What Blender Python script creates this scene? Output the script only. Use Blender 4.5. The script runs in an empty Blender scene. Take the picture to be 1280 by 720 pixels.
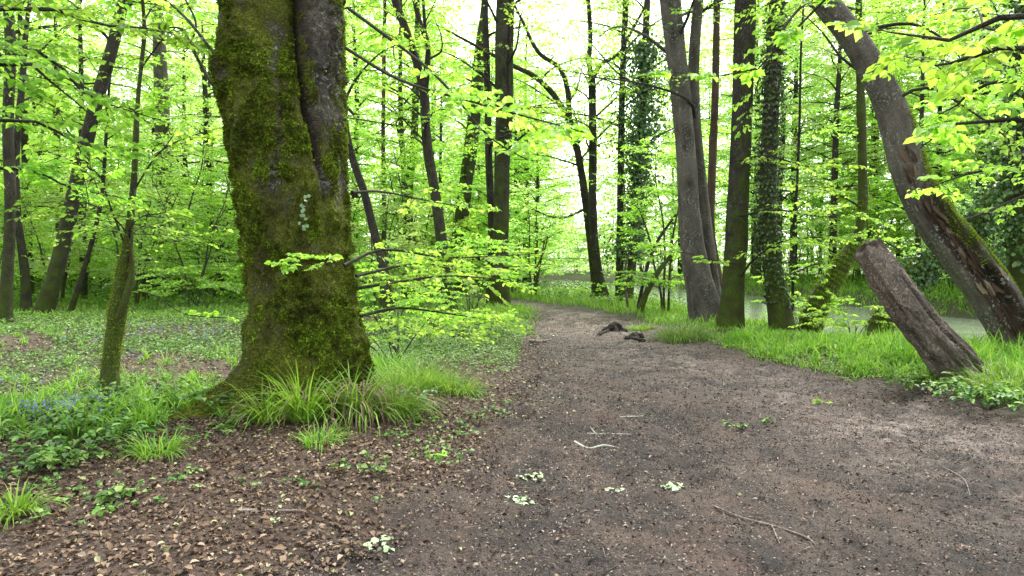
import bpy, math
import numpy as np
rng = np.random.default_rng(11)
PI = math.pi
F = 900.0; CAMH = 1.55; TILT = math.atan(30/900)
C = bpy.data.collections.new("Woodland"); bpy.context.scene.collection.children.link(C)

# ------------------------------------------------------------------ maths
def norm(v):
    return v/np.maximum(np.linalg.norm(v, axis=-1, keepdims=True), 1e-9)
def ss(a, b, x):
    t = np.clip((x-a)/(b-a), 0, 1); return t*t*(3-2*t)
def vnoise(p):
    p = np.asarray(p, float); i = np.floor(p).astype(np.int64); f = p-i; f = f*f*(3-2*f)
    def h(dx, dy, dz):
        n = ((i[..., 0]+dx)*374761393+(i[..., 1]+dy)*668265263+(i[..., 2]+dz)*1440662683) & 0xffffffff
        n = ((n ^ (n >> 13))*1274126177) & 0xffffffff
        return ((n ^ (n >> 16)) & 0xffff)/65535.0
    x, y, z = f[..., 0], f[..., 1], f[..., 2]
    def lx(dy, dz): return h(0, dy, dz)*(1-x)+h(1, dy, dz)*x
    return (lx(0, 0)*(1-y)+lx(1, 0)*y)*(1-z)+(lx(0, 1)*(1-y)+lx(1, 1)*y)*z
def fbm(p, o=4):
    p = np.asarray(p, float); s = 0; a = 1.0; t = 0
    for k in range(o):
        s = s+a*vnoise(p*(2.03**k)+17.3*k); t += a; a *= 0.5
    return s/t
def P3(x, y, z=0.0):
    x = np.asarray(x, float); return np.stack([x, np.asarray(y, float)+0*x, np.asarray(z, float)+0*x], -1)
def at(px, py, Y):
    a = (px-640)/F; b = -(py-360)/F
    d = np.array([a, math.cos(TILT)+b*math.sin(TILT), -math.sin(TILT)+b*math.cos(TILT)])
    return np.array([0, 0, CAMH])+d*(Y/d[1])
def gnd(px, py):
    a = (px-640)/F; b = -(py-360)/F
    dy = math.cos(TILT)+b*math.sin(TILT); dz = -math.sin(TILT)+b*math.cos(TILT)
    t = -CAMH/dz; return a*t, dy*t

# ------------------------------------------------------------------ the lie of the land
PLy = [-10, 3.2, 5.2, 7.3, 10, 14, 20, 24, 27, 31, 40, 60]
PLx = [-1.1, -1.05, -.55, -.16, .15, .3, .62, .75, .1, -1.8, -7, -20]
PRy = [-10, 3, 6.6, 8.4, 10, 12.1, 14.7, 20, 23.3, 26.3, 31, 40, 60]
PRx = [4.3, 4.6, 5.0, 5.2, 4.5, 3.9, 3.75, 3.45, 3.1, 1.9, .2, -4.5, -17]
def pl(y): return np.interp(y, PLy, PLx)
def pr(y): return np.interp(y, PRy, PRx)
RNy = [-60, 0, 10, 13, 16, 20, 24, 30, 40, 60, 80, 120, 400]
RNx = [60, 26, 12.6, 9.2, 7.6, 7.2, 7.1, 6.6, 6.2, 3.6, -2, -16, -120]
RFx = [75, 40, 26, 22.5, 20.5, 18.7, 17.5, 16.6, 16.0, 13.5, 8.5, -5, -105]
WATER = -0.5
def river(x, y):
    n = np.interp(y, RNy, RNx); f = np.interp(y, RNy, RFx)
    return np.minimum(x-n, f-x)           # > 0 in the channel
def path_mask(x, y):
    w = (fbm(P3(x, y)*1.1, 3)-.5)*1.0+(fbm(P3(x, y, 5)*4.2, 2)-.5)*.35
    dl = x-pl(y)+w; dr = pr(y)-x+w*.55
    return np.minimum(dl, dr)
HERO = (-2.30, 7.45)
def gz(x, y, fine=True):
    x = np.asarray(x, float); y = np.asarray(y, float)
    z = (fbm(P3(x, y)*.22, 3)-.5)*.35*ss(0, 3, np.minimum(np.abs(x-2), 20)-1.5)
    pm = np.minimum(x-pl(y), pr(y)-x)
    z = z-.07*ss(-.6, .9, pm)+.05*ss(0, -1.2, pm)
    r = river(x, y)
    z = z-(1.05)*ss(-1.3, .9, r)
    z = z+np.where(x > np.interp(y, RNy, RFx), .35*ss(0, -4, r), 0)
    dh = np.hypot(x-HERO[0], y-HERO[1]); z = z+.10*np.exp(-(dh/1.3)**2)
    z = z+.12*np.exp(-(((x-4.6)/1.1)**2+((y-17.2)/.9)**2))
    if fine:
        m = ss(-.3, .5, pm)
        z = z+(fbm(P3(x, y)*2.4, 3)-.5)*(.07+.06*m)
        z = z+(fbm(P3(x, y, 9)*7, 3)-.5)*(.030+.035*m)+(fbm(P3(x, y, 3)*24, 2)-.5)*(.012+.022*m)
    return z

# ------------------------------------------------------------------ mesh buffers
class Buf:
    def __init__(s): s.v = []; s.q = []; s.n = 0; s.bk = []; s.ms = []; s.rt = []
    def add(s, v, q, bk=None, moss=None, rot_shade=None):
        v = np.asarray(v, float).reshape(-1, 3)
        s.v.append(v); s.q.append(np.asarray(q, np.int64).reshape(-1, 4)+s.n); s.n += len(v)
        s.bk.append(v if bk is None else bk); s.ms.append(np.zeros(len(v)) if moss is None else moss)
        s.rt.append(np.zeros(len(v)) if rot_shade is None else rot_shade)
    def build(s, name, mat, parent=None, off=(0, 0, 0), smooth=True, attrs=True):
        v = np.concatenate(s.v)-np.asarray(off, float); q = np.concatenate(s.q)
        me = bpy.data.meshes.new(name)
        me.vertices.add(len(v)); me.vertices.foreach_set("co", v.astype(np.float32).ravel())
        me.loops.add(q.size); me.loops.foreach_set("vertex_index", q.astype(np.int32).ravel())
        me.polygons.add(len(q))
        me.polygons.foreach_set("loop_start", np.arange(0, q.size, 4, dtype=np.int32))
        me.polygons.foreach_set("use_smooth", np.full(len(q), smooth, dtype=bool))
        if attrs:
            a = me.attributes.new("bk", 'FLOAT_VECTOR', 'POINT'); a.data.foreach_set("vector", np.concatenate(s.bk).astype(np.float32).ravel())
            a = me.attributes.new("moss", 'FLOAT', 'POINT'); a.data.foreach_set("value", np.concatenate(s.ms).astype(np.float32))
            a = me.attributes.new("rot_shade", 'FLOAT', 'POINT'); a.data.foreach_set("value", np.concatenate(s.rt).astype(np.float32))
        me.update(); me.validate()
        me.materials.append(mat)
        o = bpy.data.objects.new(name, me); C.objects.link(o)
        if parent is not None: o.parent = parent
        return o
def tag(o, label=None, cat=None, group=None, kind=None):
    if label: o["label"] = label
    if cat: o["category"] = cat
    if group: o["group"] = group
    if kind: o["kind"] = kind
    return o
def thing(name, label, cat, loc, group=None):
    o = bpy.data.objects.new(name, None); C.objects.link(o); o.location = [float(a) for a in loc]; o.empty_display_size = .2
    return tag(o, label, cat, group)
def copy_thing(src, kids, loc, rz, sc, label=None, group=None, cat=None):
    r = src.copy(); C.objects.link(r); r.location = [float(a) for a in loc]; r.rotation_euler = (0, 0, rz); r.scale = (sc, sc, sc)
    if label: r["label"] = label
    if group: r["group"] = group
    for k, subs in kids:
        c = k.copy(); C.objects.link(c); c.parent = r
        for q in subs:
            d = q.copy(); C.objects.link(d); d.parent = c
    return r

# ------------------------------------------------------------------ tubes, twigs, leaves, blades
def spline(pts, n):
    pts = np.asarray(pts, float); m = len(pts)
    d = np.r_[0, np.cumsum(np.linalg.norm(np.diff(pts[:, :3], axis=0), axis=1))]
    e = np.vstack([2*pts[0]-pts[1], pts, 2*pts[-1]-pts[-2]])
    s = np.linspace(0, d[-1], n); k = np.clip(np.searchsorted(d, s, side='right')-1, 0, m-2)
    t = ((s-d[k])/np.maximum(d[k+1]-d[k], 1e-9))[:, None]
    p0, p1, p2, p3 = e[k], e[k+1], e[k+2], e[k+3]
    return .5*(2*p1+(p2-p0)*t+(2*p0-5*p1+4*p2-p3)*t*t+(3*p1-p0-3*p2+p3)*t**3)
def frames(c):
    T = norm(np.gradient(c, axis=0)); A = np.zeros_like(T); a = np.array([1., 0, 0])
    for i in range(len(T)):
        a = a-T[i]*a.dot(T[i]); a /= max(np.linalg.norm(a), 1e-6); A[i] = a
    return T, A, np.cross(T, A)
def ringfaces(n, k):
    i, j = np.meshgrid(np.arange(n-1), np.arange(k), indexing='ij'); j2 = (j+1) % k
    return np.stack([i*k+j, i*k+j2, (i+1)*k+j2, (i+1)*k+j], -1).reshape(-1, 4)
def tube(buf, pts, rad, n=40, k=16, rough=.06, flare=0, flh=.5, lobes=5, moss=None, rfun=None, seed=0., cap=False, rot_shade=None, grain=3.0):
    """pts: (m,3) path, rad: (m,) radii; moss: function(pos, normal) -> 0..1"""
    pr_ = spline(np.column_stack([pts, rad]), n); c = pr_[:, :3]; r = np.maximum(pr_[:, 3], .002)
    T, A, B = frames(c); th = np.arange(k)*2*PI/k
    s = np.r_[0, np.cumsum(np.linalg.norm(np.diff(c, axis=0), axis=1))]
    ct, st = np.cos(th)[None, :], np.sin(th)[None, :]
    rr = r[:, None]*np.ones((1, k)); S = s[:, None]+0*rr
    if flare:
        ph = seed*7.1
        lob = .55+.45*np.cos(lobes*th+ph)[None, :]+.35*np.cos((lobes-2)*th+2*ph)[None, :]
        rr = rr*(1+flare*np.exp(-S/flh)*np.clip(lob, 0, 2))
    q = np.stack([rr*ct+seed*13, rr*st, S], -1)
    if rough:
        rough = rough*1.35; nz = (fbm(q*np.array([1.6, 1.6, .9])/max(r[0], .05)*.5, 3)-.5)*1.6+(fbm(q*np.array([9, 9, grain]), 3)-.5)*.8
        rr = rr*(1+rough*nz)
    if rfun is not None: rr = rfun(rr, S, th[None, :]+0*S, q)
    N = ct[..., None]*A[:, None]+st[..., None]*B[:, None]
    V = c[:, None]+rr[..., None]*N
    m = None if moss is None else np.clip(moss(V, N), 0, 1).ravel()
    rt = None if rot_shade is None else np.clip(rot_shade(S, th[None, :]+0*S), 0, 1).ravel()
    buf.add(V, ringfaces(n, k), q.reshape(-1, 3), m, rt)
    if cap:
        e = V[-1]; ce = e.mean(0); v = np.concatenate([e, ce+(e-ce)*.02]); buf.add(v, ringfaces(2, k), v)
    return c, r, V, N
def prisms(buf, a, b, ra, rb):
    a = a.reshape(-1, 3); b = b.reshape(-1, 3); n = len(a)
    if n == 0: return
    T = norm(b-a); X = norm(np.cross(T, np.array([.31, .2, .93]))); Y = np.cross(T, X); out = []
    ra = np.broadcast_to(ra, (n,))[:, None]; rb = np.broadcast_to(rb, (n,))[:, None]
    for (p, r) in ((a, ra), (b, rb)):
        for k in range(3):
            out.append(p+(X*math.cos(k*2.0944)+Y*math.sin(k*2.0944))*r)
    v = np.stack(out, 1); q = np.array([[0, 1, 4, 3], [1, 2, 5, 4], [2, 0, 3, 5]])
    buf.add(v, (q[None]+np.arange(n)[:, None, None]*6))
def leaves(buf, base, d, nrm, L, wr=.62, detail=0, fold=.12, lobed=False):
    base = base.reshape(-1, 3); n = len(base)
    if n == 0: return
    d = norm(d.reshape(-1, 3)); s = norm(np.cross(nrm.reshape(-1, 3), d)); u = np.cross(d, s)
    L = np.broadcast_to(np.asarray(L, float).ravel(), (n,))[:, None]; W = L*wr*.5
    if detail == 0:
        v = np.stack([base, base+d*L*.45+s*W+u*W*.25, base+d*L-u*L*.08, base+d*L*.45-s*W+u*W*.25], 1); q = np.array([[0, 1, 2, 3]])
    else:
        f = fold*L
        v = np.stack([base, base+d*L*.3, base+d*L*.68-u*L*.04, base+d*L-u*L*.16,
                      base+d*L*.3+s*W+u*f, base+d*L*.66+s*W*.86+u*f*.7, base+d*L*.3-s*W+u*f, base+d*L*.66-s*W*.86+u*f*.7], 1)
        q = np.array([[0, 4, 1, 6], [1, 4, 5, 2], [1, 2, 7, 6], [2, 5, 3, 7]])
    buf.add(v, q[None]+np.arange(n)[:, None, None]*v.shape[1])
def sprays(wood, leaf, P, D, L, K=6, M=5, size=.1, droop=.22, detail=0, tw=.004, tilt=.5, g=None):
    g = g or rng; P = P.reshape(-1, 3); N = len(P); D = norm(D.reshape(-1, 3)); L = np.broadcast_to(L, (N,))
    Z = np.array([0, 0, 1.]); S = norm(np.cross(D, Z)); U = norm(np.cross(S, D)+g.normal(0, .22, (N, 3)))
    t = ((np.arange(K)+.7)/K)[None, :, None]; sg = np.where(np.arange(K) % 2, 1, -1)[None, :, None]
    Lb = L[:, None, None]
    ax = lambda tt: P[:, None]+D[:, None]*Lb*tt-Z*(droop*Lb*tt*tt)
    pos = ax(t); ls = Lb*.48*(1-.6*t)*g.uniform(.6, 1.25, (N, K, 1)); an = g.uniform(.7, 1.05, (N, K, 1))
    T = D[:, None]*np.cos(an)+sg*S[:, None]*np.sin(an)+g.normal(0, .10, (N, K, 3)); T[..., 2] -= droop*.6; T = norm(T)
    T[:, -1] = norm(D+g.normal(0, .1, (N, 3)))
    m = ((np.arange(M)+.7)/M)[None, None, :, None]; sm = np.where(np.arange(M) % 2, 1, -1)[None, None, :, None]
    lp = pos[:, :, None]+T[:, :, None]*ls[:, :, None]*m
    b = np.where(np.arange(M) == M-1, 0.1, .85)[None, None, :, None]*g.uniform(.7, 1.2, (N, K, M, 1))
    W = np.cross(U[:, None]+0*T, T)[:, :, None]
    ld = T[:, :, None]*np.cos(b)+sm*W*np.sin(b); ld[..., 2] -= .22
    nn = U[:, None, None]+g.normal(0, tilt, (N, K, M, 3))
    sz = size*g.uniform(.4, 1.4, (N, K, M)); keep = g.random((N, K, M)) > .12
    leaves(leaf, lp[keep], ld[keep], nn[keep], sz[keep], detail=detail)
    if wood is not None:
        e0 = ax(np.zeros((1, 1, 1))); e1 = ax(np.full((1, 1, 1), .5)); e2 = ax(np.ones((1, 1, 1)))
        prisms(wood, e0, e1, tw*1.6, tw); prisms(wood, e1, e2, tw, tw*.4)
        if detail: prisms(wood, pos, pos+T*ls, tw*.55, tw*.25)
def bough(wood, leaf, pts, r0, r1, ns, sl, K=6, M=5, size=.08, detail=0, tw=.004, droop=.22, t0=.25, up=.1, k=6, n=14, g=None, moss=None):
    g = g or rng
    c, r, V, N = tube(wood, np.asarray(pts, float), np.linspace(r0, r1, len(pts)), n=n, k=k, rough=.12, seed=g.random()*9, moss=moss)
    T = norm(np.gradient(c, axis=0)); t = np.linspace(t0, 1, ns)+g.uniform(-.02, .02, ns); ii = np.clip((t*(n-1)).astype(int), 0, n-1)
    sg = np.where(np.arange(ns) % 2, 1, -1); an = g.uniform(.5, 1.15, ns)*sg; an[-1] = 0
    Td = T[ii]; H = norm(np.cross(np.array([0, 0, 1.]), Td))
    D = Td*np.cos(an)[:, None]+H*np.sin(an)[:, None]; D[:, 2] = D[:, 2]*.5+up+g.normal(0, .26, ns)
    sprays(wood, leaf, c[ii], D, sl*(1.15-.5*t)*g.uniform(.7, 1.2, ns), K, M, size, droop, detail, tw, g=g)
def limbs(wood, leaf, c, r, n, z0, z1, length, ns=9, sl=1.1, K=6, M=5, size=.11, g=None, elev=(.25, .7), avoid=None, t_r=.45, detail=0):
    g = g or rng; az = g.uniform(0, 6.28)
    for i in range(n):
        f = (i+.5)/n; z = z0+(z1-z0)*f; j = int(np.argmin(np.abs(c[:, 2]-z))); p = c[j]
        az += 2.4+g.normal(0, .35)
        if avoid is not None and math.cos(az-avoid) > .35 and g.random() < .8: az += PI*.9
        el = g.uniform(*elev)+f*.5; ll = length*(1-.55*f)*g.uniform(.45, 1.25)
        h = np.array([math.cos(az), math.sin(az), 0]); q = np.array([-h[1], h[0], 0])*g.normal(0, .4)
        pts = [p, p+(h*math.cos(el)+[0, 0, math.sin(el)])*ll*.3, p+(h*math.cos(el*.8)+q+[0, 0, math.sin(el*.8)])*ll*.65,
               p+(h+q*1.6)*ll*.96*math.cos(el*.5)+np.array([0, 0, math.sin(el*.55)*ll])]
        bough(wood, leaf, pts, max(min(r[j]*t_r, .05), .010), .006, ns, sl, K, M, size, g=g, detail=detail)

# ------------------------------------------------------------------ materials
def new_mat(name):
    m = bpy.data.materials.new(name); m.use_nodes = True; nt = m.node_tree; nt.nodes.clear()
    out = nt.nodes.new("ShaderNodeOutputMaterial"); return m, nt, out
def nd(nt, typ, ins=None, **kw):
    n = nt.nodes.new(typ)
    for k, v in kw.items(): setattr(n, k, v)
    for k, v in (ins or {}).items():
        if isinstance(v, bpy.types.NodeSocket): nt.links.new(v, n.inputs[k])
        else: n.inputs[k].default_value = v
    return n
def ramp(nt, fac, stops, interp='LINEAR'):
    n = nt.nodes.new("ShaderNodeValToRGB"); n.color_ramp.interpolation = interp
    e = n.color_ramp.elements
    while len(e) < len(stops): e.new(.5)
    for el, (p, c) in zip(e, stops):
        el.position = p; el.color = (*c, 1) if len(c) == 3 else c
    nt.links.new(fac, n.inputs[0]); return n.outputs[0]
def gray(v): return (v, v, v)
def mix(nt, fac, a, b, bt='MIX'):
    n = nt.nodes.new("ShaderNodeMix"); n.data_type = 'RGBA'; n.blend_type = bt
    for k, v in ((0, fac), (6, a), (7, b)):
        if isinstance(v, bpy.types.NodeSocket): nt.links.new(v, n.inputs[k])
        else: n.inputs[k].default_value = (*v, 1) if isinstance(v, tuple) and len(v) == 3 else v
    return n.outputs[2]
def math_(nt, op, a, b=0.0, c=0.0):
    n = nt.nodes.new("ShaderNodeMath"); n.operation = op
    for k, v in enumerate((a, b, c)):
        if isinstance(v, bpy.types.NodeSocket): nt.links.new(v, n.inputs[k])
        else: n.inputs[k].default_value = v
    return n.outputs[0]
def noise(nt, co, scale, detail=4, rough=.55, sc=(1, 1, 1), off=0.0):
    mp = nd(nt, "ShaderNodeMapping", {"Vector": co, "Scale": sc, "Location": (off, off, off)})
    return nd(nt, "ShaderNodeTexNoise", {"Vector": mp.outputs[0], "Scale": scale, "Detail": detail, "Roughness": rough}).outputs[0]

def leaf_mat(name, stops, trans=.5, tgain=(1.5, 1.47, .92), rough=.5, spec=.25):
    m, nt, out = new_mat(name)
    g = nd(nt, "ShaderNodeNewGeometry"); oi = nd(nt, "ShaderNodeObjectInfo")
    col = ramp(nt, g.outputs["Random Per Island"], stops)
    hs = nd(nt, "ShaderNodeHueSaturation", {"Color": col, "Hue": math_(nt, 'MULTIPLY_ADD', oi.outputs["Random"], .024, .488),
                                            "Value": math_(nt, 'MULTIPLY_ADD', oi.outputs["Random"], .3, .85)})
    col = hs.outputs[0]
    p = nd(nt, "ShaderNodeBsdfPrincipled", {"Base Color": col, "Roughness": rough, "Specular IOR Level": spec})
    tc = mix(nt, 1.0, col, tuple(tgain), 'MULTIPLY')
    t = nd(nt, "ShaderNodeBsdfTranslucent", {"Color": tc})
    ms = nd(nt, "ShaderNodeMixShader", {0: trans, 1: p.outputs[0], 2: t.outputs[0]})
    nt.links.new(ms.outputs[0], out.inputs[0]); return m

def bark_mat(name, dark, light, lichen=.2, mossc=((.035, .05, .006), (.16, .20, .02)), ridge=9.0, bump=.6, mossgain=1.0, rot_shade_c=(.13, .085, .055)):
    m, nt, out = new_mat(name)
    co = nd(nt, "ShaderNodeAttribute", attribute_name="bk").outputs["Vector"]
    ms = nd(nt, "ShaderNodeAttribute", attribute_name="moss").outputs["Fac"]
    rt = nd(nt, "ShaderNodeAttribute", attribute_name="rot_shade").outputs["Fac"]
    n1 = noise(nt, co, ridge, 6, .62, (1, 1, .22)); n2 = noise(nt, co, ridge*4.5, 5, .65, (1, 1, .5), 3.1); n3 = noise(nt, co, 2.2, 4, .6, (1, 1, .7), 7.7)
    base = mix(nt, ramp(nt, n1, [(.36, gray(0)), (.62, gray(1))]), dark, light)
    base = mix(nt, ramp(nt, n2, [(.3, gray(.75)), (.7, gray(.15))]), base, dark)
    ck = nd(nt, "ShaderNodeTexVoronoi", {"Vector": nd(nt, "ShaderNodeMapping", {"Vector": nd(nt, "ShaderNodeVectorMath", {0: co, 1: nd(nt, "ShaderNodeTexNoise", {"Vector": co, "Scale": 7.0, "Detail": 3.0}).outputs["Color"]}, operation='ADD').outputs[0], "Scale": (1, 1, .28)}).outputs[0], "Scale": ridge*2.6}, feature='DISTANCE_TO_EDGE').outputs["Distance"]
    crk = ramp(nt, ck, [(.0, gray(1)), (.14, gray(0))])
    base = mix(nt, math_(nt, 'MULTIPLY', crk, .75), base, tuple(v*.35 for v in dark))
    base = mix(nt, math_(nt, 'MULTIPLY', ramp(nt, n3, [(.35, gray(0)), (.75, gray(1))]), .45), base, tuple(min(1, c*1.5+.01) for c in light))
    # rotten / torn wood, and the shade painted into the beech crevice
    rw = noise(nt, co, 14, 5, .7, (1, 1, .12), 1.3)
    base = mix(nt, rt, base, mix(nt, ramp(nt, rw, [(.35, gray(0)), (.68, gray(1))]), (.012, .007, .004), rot_shade_c))
    # lichen
    vo = noise(nt, co, 30, 3, .5, (1, 1, .8), 11.0); big = noise(nt, co, 3.0, 2, .5, (1, 1, 1), 5.0)
    lf = math_(nt, 'MULTIPLY', ramp(nt, vo, [(.56, gray(0)), (.64, gray(1))]), ramp(nt, big, [(.42, gray(0)), (.58, gray(1))]))
    base = mix(nt, math_(nt, 'MULTIPLY', lf, lichen), base, (.42, .45, .36))
    # moss
    mn = noise(nt, co, 6, 6, .65, (1, 1, .7), 2.0); mf = noise(nt, co, 60, 4, .7, (1, 1, 1), 4.0)
    mm = math_(nt, 'ADD', math_(nt, 'MULTIPLY', ms, 1.25*mossgain), math_(nt, 'MULTIPLY_ADD', mn, 1.3, -.75))
    mm = math_(nt, 'MULTIPLY', ramp(nt, mm, [(.30, gray(0)), (.62, gray(1))]), ramp(nt, ms, [(0.0, gray(0)), (.06, gray(1))]))
    mc = mix(nt, ramp(nt, mf, [(.35, gray(0)), (.68, gray(1))]), mossc[0], mossc[1])
    mc = mix(nt, ramp(nt, noise(nt, co, 3.3, 3, .5, (1, 1, 1), 9.0), [(.4, gray(0)), (.66, gray(.75))]), mc, (.05, .042, .012))
    col = mix(nt, mm, base, mc)
    h = math_(nt, 'ADD', math_(nt, 'MULTIPLY', n1, 1.0), math_(nt, 'MULTIPLY', n2, .45))
    h = math_(nt, 'ADD', h, math_(nt, 'MULTIPLY', math_(nt, 'MULTIPLY', mm, mf), .8))
    h = math_(nt, 'SUBTRACT', h, math_(nt, 'MULTIPLY', crk, .5))
    bp = nd(nt, "ShaderNodeBump", {"Height": h, "Strength": bump, "Distance": .06})
    p = nd(nt, "ShaderNodeBsdfPrincipled", {"Base Color": col, "Roughness": .85, "Specular IOR Level": .25, "Normal": bp.outputs[0]})
    nt.links.new(p.outputs[0], out.inputs[0]); return m

def isl_mat(name, stops, rough=.8, spec=.2, trans=0.0, interp='LINEAR'):
    m, nt, out = new_mat(name); g = nd(nt, "ShaderNodeNewGeometry")
    col = ramp(nt, g.outputs["Random Per Island"], stops, interp)
    p = nd(nt, "ShaderNodeBsdfPrincipled", {"Base Color": col, "Roughness": rough, "Specular IOR Level": spec}); o = p.outputs[0]
    if trans:
        t = nd(nt, "ShaderNodeBsdfTranslucent", {"Color": col}); o = nd(nt, "ShaderNodeMixShader", {0: trans, 1: o, 2: t.outputs[0]}).outputs[0]
    nt.links.new(o, out.inputs[0]); return m

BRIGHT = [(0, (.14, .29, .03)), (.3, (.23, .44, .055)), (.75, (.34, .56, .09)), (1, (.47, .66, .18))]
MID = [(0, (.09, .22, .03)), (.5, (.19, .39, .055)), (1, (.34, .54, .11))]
HAZE_PALE = [(0, (.28, .46, .14)), (.5, (.42, .62, .21)), (1, (.58, .73, .36))]  # paler greens put distance haze and brighter light into the leaf colour
DARKL = [(0, (.025, .055, .014)), (.6, (.06, .13, .028)), (1, (.16, .26, .07))]
M = {}
M['bright'] = leaf_mat("beech_leaf_bright", BRIGHT, .62)
M['mid'] = leaf_mat("woodland_leaf", MID, .6)
M['pale'] = leaf_mat("haze_pale_leaf", HAZE_PALE, .62)
M['ivy'] = leaf_mat("ivy_leaf", DARKL, .2, (1, 1, 1), .35, .5)
M['beech'] = bark_mat("beech_bark_mossy", (.035, .03, .022), (.16, .14, .105), .6, ((.035, .045, .005), (.26, .30, .022)), 8, .8)
M['dark'] = bark_mat("dark_bark", (.016, .013, .010), (.075, .063, .047), .2, ((.025, .04, .005), (.12, .18, .02)), 9, .7)
M['grey'] = bark_mat("grey_lichen_bark", (.06, .052, .040), (.27, .235, .19), .8, ((.035, .05, .006), (.15, .20, .03)), 10, .9)
M['pole'] = bark_mat("young_bark", (.022, .019, .013), (.085, .075, .052), .3, ((.025, .04, .006), (.12, .17, .025)), 12, .5)
M['red'] = bark_mat("dead_red_bark", (.05, .03, .02), (.24, .15, .10), .3, ((.03, .04, .01), (.1, .13, .02)), 9, .9)
M['log'] = bark_mat("flaking_log_bark", (.07, .054, .043), (.42, .34, .27), .25, ((.03, .04, .008), (.12, .16, .025)), 7, 1.0, 1.0, (.30, .17, .085))
M['twig'] = isl_mat("twig_wood", [(0, (.03, .022, .015)), (1, (.08, .06, .045))])

# ground: one procedural surface steered by zone attributes
def ground_mat(name):
    m, nt, out = new_mat(name)
    co = nd(nt, "ShaderNodeNewGeometry").outputs["Position"]
    A = lambda n: nd(nt, "ShaderNodeAttribute", attribute_name=n).outputs["Fac"]
    pa, gr, pk = A("pathz"), A("greenz"), A("palez")
    a = noise(nt, co, 2.2, 6, .65); b = noise(nt, co, 16, 6, .7, off=3.0); c = noise(nt, co, 75, 4, .75, off=8.0); e = noise(nt, co, 5.5, 4, .6, off=5.0)
    mud = mix(nt, ramp(nt, b, [(.35, gray(0)), (.66, gray(1))]), (.022, .015, .012), (.092, .063, .048))
    mud = mix(nt, ramp(nt, a, [(.40, gray(0)), (.62, gray(.75))]), mud, (.030, .022, .018))
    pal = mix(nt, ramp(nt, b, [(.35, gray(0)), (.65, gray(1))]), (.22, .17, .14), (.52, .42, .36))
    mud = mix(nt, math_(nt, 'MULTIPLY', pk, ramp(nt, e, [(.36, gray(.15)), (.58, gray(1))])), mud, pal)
    trk = noise(nt, co, 1.0, 4, .6, (1.7, .33, 1), off=13.0)
    mud = mix(nt, ramp(nt, trk, [(.44, gray(0)), (.52, gray(.7)), (.60, gray(0))]), mud, (.145, .102, .078))
    mud = mix(nt, ramp(nt, c, [(.34, gray(.85)), (.5, gray(0))]), mud, (.012, .009, .008))
    mud = mix(nt, ramp(nt, c, [(.56, gray(0)), (.68, gray(.8))]), mud, (.30, .235, .19))
    mud = mix(nt, ramp(nt, noise(nt, co, 1.7, 5, .75, off=31.0), [(.47, gray(0)), (.60, gray(.75))]), mud, (.022, .016, .013))
    mud = mix(nt, ramp(nt, noise(nt, co, 1.1, 4, .7, off=21.0), [(.50, gray(0)), (.66, gray(.6))]), mud, (.14, .085, .06))
    lit = mix(nt, ramp(nt, b, [(.35, gray(0)), (.66, gray(1))]), (.035, .022, .015), (.15, .095, .065))
    lit = mix(nt, ramp(nt, c, [(.55, gray(0)), (.7, gray(.6))]), lit, (.28, .19, .13))
    soil = mix(nt, ramp(nt, b, [(.38, gray(0)), (.62, gray(1))]), (.028, .024, .012), (.085, .082, .035))
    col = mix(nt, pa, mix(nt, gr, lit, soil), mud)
    h = math_(nt, 'ADD', b, math_(nt, 'MULTIPLY', c, .5))
    bp = nd(nt, "ShaderNodeBump", {"Height": h, "Strength": 1.0, "Distance": .05})
    p = nd(nt, "ShaderNodeBsdfPrincipled", {"Base Color": col, "Roughness": .7, "Specular IOR Level": .4, "Normal": bp.outputs[0]})
    nt.links.new(p.outputs[0], out.inputs[0]); return m
M['ground'] = ground_mat("woodland_soil")

# ------------------------------------------------------------------ ground + path (one sheet, split along the path edge)
def greenness(x, y):
    e = fbm(P3(x, y, 2)*.55, 3)
    g = np.where(x < pl(y), ss(.46, .60, e+.20*ss(10, 17, y)-.45*ss(1.6, .2, np.abs(pl(y)-x)*.8)*ss(20, 12, y)), 1.0)
    near = ss(5.4+.35*np.clip(x+5, -3, 8), 6.6+.35*np.clip(x+5, -3, 8), y)
    return np.where(x < pl(y), g*near, ss(-.35, .15, x-pr(y)))
def build_ground():
    u = np.linspace(math.asinh(-320/2.56), math.asinh(320/2.56), 940); X = 2.56*np.sinh(u)+.6
    w = np.linspace(math.asinh(-40/2.5), math.asinh(330/2.5), 860); Y = 4.2+2.5*np.sinh(w)
    nx, ny = len(X), len(Y); GX, GY = np.meshgrid(X, Y); x, y = GX.ravel(), GY.ravel()
    z = gz(x, y); pm = path_mask(x, y)
    i, j = np.meshgrid(np.arange(ny-1), np.arange(nx-1), indexing='ij')
    q = np.stack([i*nx+j, i*nx+j+1, (i+1)*nx+j+1, (i+1)*nx+j], -1).reshape(-1, 4)
    fin = pm[q].mean(1) > 0
    pathz = ss(-.25, .25, pm); green = greenness(x, y)
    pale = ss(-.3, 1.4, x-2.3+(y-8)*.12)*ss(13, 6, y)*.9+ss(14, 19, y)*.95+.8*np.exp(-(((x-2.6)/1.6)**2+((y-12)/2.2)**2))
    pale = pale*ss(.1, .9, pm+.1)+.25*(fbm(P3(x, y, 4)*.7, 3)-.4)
    V = np.stack([x, y, z], -1)
    for name, sel in (("ground", ~fin), ("path", fin)):
        f = q[sel]; used, inv = np.unique(f, return_inverse=True)
        b = Buf(); b.add(V[used], inv.reshape(-1, 4)); o = b.build(name, M['ground'], attrs=False); tag(o, kind='structure')
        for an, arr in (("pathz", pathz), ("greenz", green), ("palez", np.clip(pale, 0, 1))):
            at_ = o.data.attributes.new(an, 'FLOAT', 'POINT'); at_.data.foreach_set("value", arr[used].astype(np.float32))
build_ground()

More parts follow.
